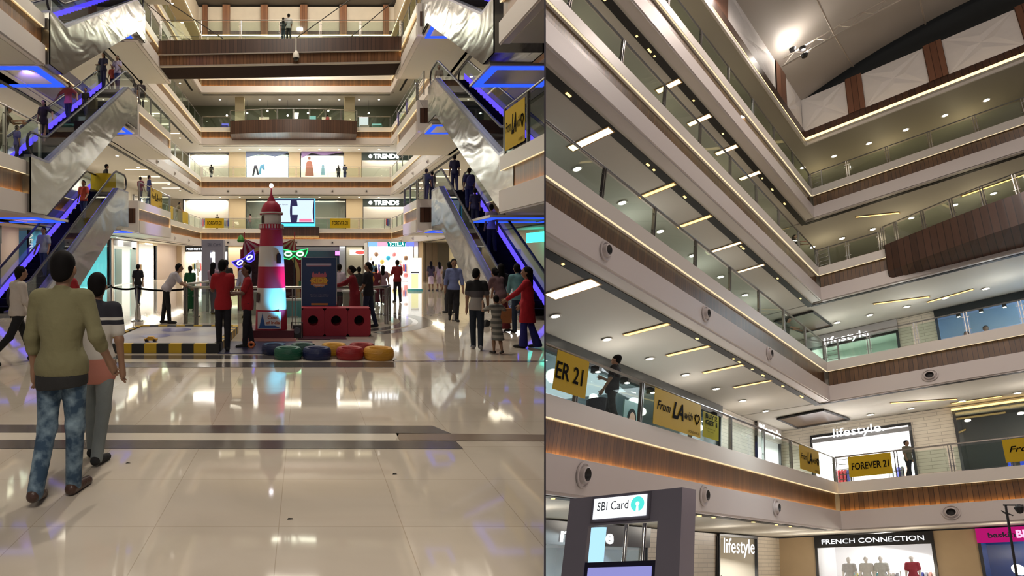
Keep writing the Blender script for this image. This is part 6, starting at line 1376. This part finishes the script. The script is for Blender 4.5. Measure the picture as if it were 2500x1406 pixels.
# ---- banners
def bclip(): pass
banner('yellow FOREVER 21 banner cut by the hall edge on the left railing, right hall', (10.42, -6.2, z1+.1), (1, 0, 0), 1.25, .82, 'ER 21', th=.36, tw=(.02, .84))
banner('yellow From LA with heart banner on the left railing, right hall', (14.85, -6.2, z1+.03), (1, 0, 0), 2.85, .9, ('From', 'LA', 'with'), hand=True)
banner('small yellow From LA banner near the corner on the left railing, right hall', (26.65, -6.2, z1+.06), (1, 0, 0), 2.5, .86, ('From', 'LA', 'with'), hand=True)
banner('yellow FOREVER 21 banner on the right railing beside the corner, right hall', (AW-.02, -5.88, z1+.15), (0, 1, 0), 1.3, .82, 'FOREVER 21', th=.28, tw=(.08, .94))
banner('yellow From LA banner at the far right railing, right hall', (AW-.02, -1.58, z1+.13), (0, 1, 0), 2.6, .82, ('From', 'LA', 'with'), hand=True)
t = banner('yellow BUY 2 GET 1 poster behind the left railing glass, right hall', (18.5, -6.42, z1+.22), (1, 0, 0), 1.15, .72, None)
m = MB(); put_text(m, 'BUY 2', (18.62, -6.40, z1+.76), (1, 0, 0), (0, 0, 1), .85, .14, bold=.03); m.build('top_lettering', INK, t); m = MB(); put_text(m, 'GET 1', (18.62, -6.40, z1+.58), (1, 0, 0), (0, 0, 1), .85, .14, bold=.03); put_text(m, 'on all clothing', (18.62, -6.4, z1+.46), (1, 0, 0), (0, 0, 1), .7, .035); put_text(m, 'T&C apply', (18.75, -6.4, z1+.38), (1, 0, 0), (0, 0, 1), .45, .03); m.build('lettering', INK, t)
# ---- kiosk
t = thing('bank_kiosk', 'tall grey bank kiosk with lit white SBI Card sign and chrome tubes', 'kiosk', (10, -4.5, zg))
KG = P('kiosk_purple_grey', (.22, .205, .25), .4)
m = MB(); kb = (-5.37, -5.03, -4.03, -3.72)
m.box(10, 10.1, kb[0], kb[1], zg, 1.15); m.box(10, 10.5, kb[2], kb[3], zg, 1.15); m.box(10, 10.1, kb[1], kb[2], .70, 1.15); m.build('frame', KG, t)
m = MB(); m.box(9.95, 10, -4.98, -4.13, .745, 1.14); m.build('sign_case', P('kiosk_dark', (.11, .10, .13), .4), t)
m = MB(); m.box(9.93, 9.95, -4.94, -4.17, .79, 1.10); m.build('lit_sign', E('sign_cool', (.93, .97, 1), 1.25), t)
m = MB(); put_text(m, 'SBI Card', (9.92, -4.88, .91), (0, 1, 0), (0, 0, 1), .46, .13); m.build('lettering', P('txt_grey', (.05, .06, .09), .5), t)
m = MB(); N = 36; cb, cz, R_ = -4.29, .965, .095; arc = [(9.92, cb+R_*math.sin(a), cz+R_*math.cos(a)*1.15) for a in [-PI+.22+(2*PI-.44)*i/N for i in range(N+1)]]
inn = [(9.92, cb+.028*math.sin(a), cz+.005+.03*math.cos(a)) for a in [-PI+.5+(2*PI-1.)*i/N for i in range(N+1)]]
for i in range(N): m.face([arc[i], arc[i+1], inn[i+1], inn[i]])
m.build('round_emblem', E('emblem_aqua', (.10, .80, .72), 1.1), t)
for b in (-4.57, -4.31):
    m = MB(); m.tube([(10.25, b, .1), (10.25, b, .70)], .028, 14); m.build('chrome_tube', CHROME, t, smooth=True)
m = MB(); m.box(10.02, 10.1, kb[1], kb[2], -.6, .17); m.build('screen_bezel', P('bezel', (.008, .008, .03), .3), t)
m = MB(); m.box(10.0, 10.02, kb[1]+.06, kb[2]-.05, -.5, .095); m.build('screen', E('screen_lav', (.33, .33, .75), .9), t)
t = thing('lit_column', 'glowing pale blue round column behind the kiosk opening', 'column', (13.8, -6.76, zg))
m = MB(); m.lathe([(.19, zg), (.19, .92)], (13.8, -6.76, 0), 24); m.build('shaft', E('col_blue', (.45, .78, 1.), 1.15), t, smooth=True)
# street-lamp style pole and red yellow sign at the lower right
t = thing('lantern_pole', 'black pole with hanging lantern arm at the lower right corner', 'lamp post', (20, -1.1, zg))
m = MB(); m.tube([(20, -1.2, zg), (20, -1.12, 1.2)], .02, 8); m.tube([(20, -1.16, 1.21), (20, -.86, 1.18)], .018, 6); m.tube([(20, -1.16, 1.06), (20, -1.04, .98)], .014, 6); m.tube([(20, -1.2, 1.1), (20, -1.12, 1.0)], .014, 6); m.build('pole', BLACK, t, smooth=True)
m = MB(); m.lathe([(.02, .12), (.085, .05), (.07, 0), (.04, -.07), (.001, -.08)], (20, -.93, 1.09), 12); m.build('lantern', BLACK, t, smooth=True)
t = thing('fair_sign', 'dark red carnival panel with yellow lit edge at the lower right corner', 'sign', (20, -.8, zg))
m = MB(); m.box(20, 20.3, -.86, 1.2, zg, .98); m.build('panel', P('fair_red', (.12, .008, .015), .5), t); m = MB(); m.box(19.96, 20, -.86, -.80, zg, .82); m.box(19.96, 20, -.6, -.55, zg, .85); m.build('yellow_edge', E('edge_yellow', (1, .75, .05), 1.5), t); m = MB(); m.box(19.95, 20, -.78, -.62, .2, .95); m.build('dark_slot', BLACK, t)
# ---- people of the right hall
person('person in black cap and black shirt leaning on the left railing with raised arm', (14.6, -7.1, z1), 170, h=1.95, res=.015, top=(.012, .010, .012), bottom=(.012, .012, .014), arms=((20, 20, 100), (6, 12, 20)), lean=-4)
m = MB(); m.lathe([(.001, .5), (.15, .45), (.2, .2), (.2, 0)], (13.7, -7.0, z1), 16); m.lathe([(.2, 0), (.22, .6)], (13.7, -7., z1+.0), 16); solo('tall_bag', m, cloth((.02, .02, .022)), 'dark hunched bag beside the person in black behind the railing', 'bag', (13.7, -7, z1), clip=True)
person('security guard in grey uniform and dark cap by the right railing, right hall', (33.4, -4.28, z1), 30, h=1.55, res=.02, top=(.16, .15, .11), bottom=(.02, .02, .025), face=False)
person('person in dark clothes leaning on the left third balcony railing, right hall', (29.8, -6.85, TOP[3]-.5), 0, h=1.7, res=.02, top=(.012, .012, .02), bottom=(.02, .03, .03), lean=12, face=False, arms=((50, 8, 30), (50, 8, 30)))
person('person seen behind green glass on the left second balcony, right hall', (28.9, -7.0, TOP[2]-.1), 0, h=1.65, res=.02, top=(.08, .10, .09), bottom=(.03, .03, .03), lean=10, face=False, arms=((40, 8, 30), (40, 8, 30)))
# ================================================================ divider wall between the two halls
T = TL
m = MB(); u = np.array([KX, 1., 0.]); n_ = np.array([1., -KX, 0]); n_ /= np.linalg.norm(n_)
m.obox(u*2.85-n_*.004+np.array([0, 0, -.2]), u*60, n_*.008, (0, 0, 32)); struct(m.build('wall_divider', P('divider_dark', (.022, .016, .028), .6)))
# ================================================================ lights, left hall
for y in (24, 34, 44, 54): alight((-1, y, 23.8), 4., 1100, (1, .90, .76), sy=4)  # added area lamps stand in for unseen roof lighting above the floor
alight((-.5, 15, 23.8), .5, 1300, (1, .89, .76), sy=.5); alight((0, -1.5, 8.), 3., 400, (1, .89, .76), sy=3)  # added fill lamps for the foreground floor, one behind the camera
for x in (-8, -2.7, 2.7, 7): alight((x, 49, 27.9), 1.5, 1500, (1, .88, .72), (0, 1, -.28), sy=.6)  # added lamps above the frame, aimed to brighten the clerestory panels
alight((-1, 40, 25), 1, 60, (1, .8, .6), (0, 0, 1))
for L in range(1, 5):
    z = (ZL[L+1]-TH if L < 4 else 24.05)-.08
    pw = (0, 420, 380, 120, 380)[L]; c = (None, (1, .9, .68), (1, .92, .75), (1, .86, .55), (1, .82, .5))[L]
    alight((-1, 60.3, z), 16, pw, c, sy=1.2)
    alight((-13.2, 46, z), 1.2, pw*.8, c, sy=20); alight((12.5, 46, z), 1.2, pw*.8, c, sy=20)
    alight((-13.2, 27, z), 1.2, pw*.5, c, sy=12)
    if L < 4 or True: alight((-12, 13, z), 1.2, pw*.5, c, sy=8)
    alight((13.5, 34, z), 1.2, pw*.5, c, sy=6)
alight((-1, 59.2, G-.06), 18, 420, (1, .93, .78), sy=1); alight((-11.8, 40, G-.06), .8, 420, (1, .93, .78), sy=30); alight((10, 38, G-.06), .8, 200, (1, .85, .6), sy=14)
grp = ('downlights under %s balcony, left hall')
for L, nm in ((0, 'first'), (1, 'second'), (2, 'third'), (3, 'fourth')):
    z = ZS[L]
    for j in range(9):
        downlight((-9+2.1*j, 60.6, z), 'round ceiling downlight in the far row under the %s balcony' % nm, grp % nm, .1)
    for j in range(6):
        downlight((-12., 32.+4.6*j, z), 'round ceiling downlight in the left gallery row under the %s balcony' % nm, 'left gallery downlights under %s' % nm, .1)
        if j > 0: downlight((10.6, 32.+4.6*j, z), 'round ceiling downlight in the right gallery row under the %s balcony' % nm, 'right gallery downlights under %s' % nm, .1)
for j in range(7): downlight((-11.6, 30.+4*j, zc), 'round downlight in the top ceiling at the left', 'top ceiling downlights left', .13)
for j in range(4):
    for L in (1, 2):
        for sx in (-1, 1):
            t = thing('strip_light', 'warm strip light across the %s gallery ceiling under the %s balcony' % ('left' if sx < 0 else 'right', ('second', 'third')[L-1]), 'ceiling light', (sx*12., 42+j*3.6, ZS[L]), '%s strips under %s balcony' % ('left' if sx < 0 else 'right', ('second', 'third')[L-1]))
            x0, x1 = (-13.2, -11.6) if sx < 0 else (9.8, 11.4)
            m = MB(); m.box(x0, x1, 42+j*3.6, 42.25+j*3.6, ZS[L]-.03, ZS[L]+.02); m.build('glowing_strip', E('gold_pale', (1, .80, .50), 2.6), t)
# ================================================================ lights, right hall
T = TR
for a in (9, 15, 21):  # added downward spots above the frame, filling the hall but not the vault
    for b in (-1.5, 4):
        l_ = plight((a, b, 23.8), 1400, (1, .85, .76), .3); l_.data.type = 'SPOT'; l_.data.spot_size = 2.7; l_.data.spot_blend = .6; l_.rotation_euler = (Vector(T(np.array([[a, b, 0.]]))[0])-l_.location).to_track_quat('-Z', 'Y').to_euler()
for a in (12, 22): plight((a, 1., 1.), 120, (1, .76, .74), .4)
for L in range(1, 5):
    z = (BOT[L+1] if L < 4 else ZC)-.08; pw = (0, 300, 260, 150, 170)[L]; c = (None, (1, .92, .84), (.95, .95, .88), (1, .85, .55), (1, .84, .52))[L]
    
    for a in (12, 18, 24, 30): plight((a, -8.4, z-1.0), pw*.12, c, .25)
    for b in (-6.5, -3.5, -.5): plight((35.4, b, z-1.0), pw*.14, c, .25)
for a in (14, 20, 26, 32, 35): plight((a, -8.0, cg-.6), 26, (1, .92, .8), .2)
for b in (-7, -4.5, -2): plight((35, b, cg-.6), 30, (1, .86, .66), .2)
plight((24, 2.5, 23.7), 260, (1, .88, .8), .15)  # added point lamp out of view, whitening the clerestory panels
# ================================================================ world, camera, view
w = bpy.data.worlds.new('World'); SC.world = w; w.use_nodes = True
bg = w.node_tree.nodes['Background']; bg.inputs[0].default_value = (.85, .80, .82, 1); bg.inputs[1].default_value = .20
cam = bpy.data.cameras.new('Camera'); co = bpy.data.objects.new('Camera', cam); COL.objects.link(co); SC.camera = co
co.location = (0, 0, CAMZ); co.rotation_euler = (PI/2, 0, 0)
cam.sensor_fit = 'HORIZONTAL'; cam.sensor_width = 36; cam.lens = 36*FPX/2500
cam.shift_x = (1250-PPX)/2500; cam.shift_y = -(703-PPY)/2500; cam.clip_start = .05; cam.clip_end = 500
SC.view_settings.view_transform = 'Standard'; SC.view_settings.look = 'None'; SC.view_settings.exposure = 0.; SC.view_settings.gamma = 1; SC.view_settings.use_curve_mapping = False
for o in bpy.data.objects:
    if '_o' in o: del o['_o']
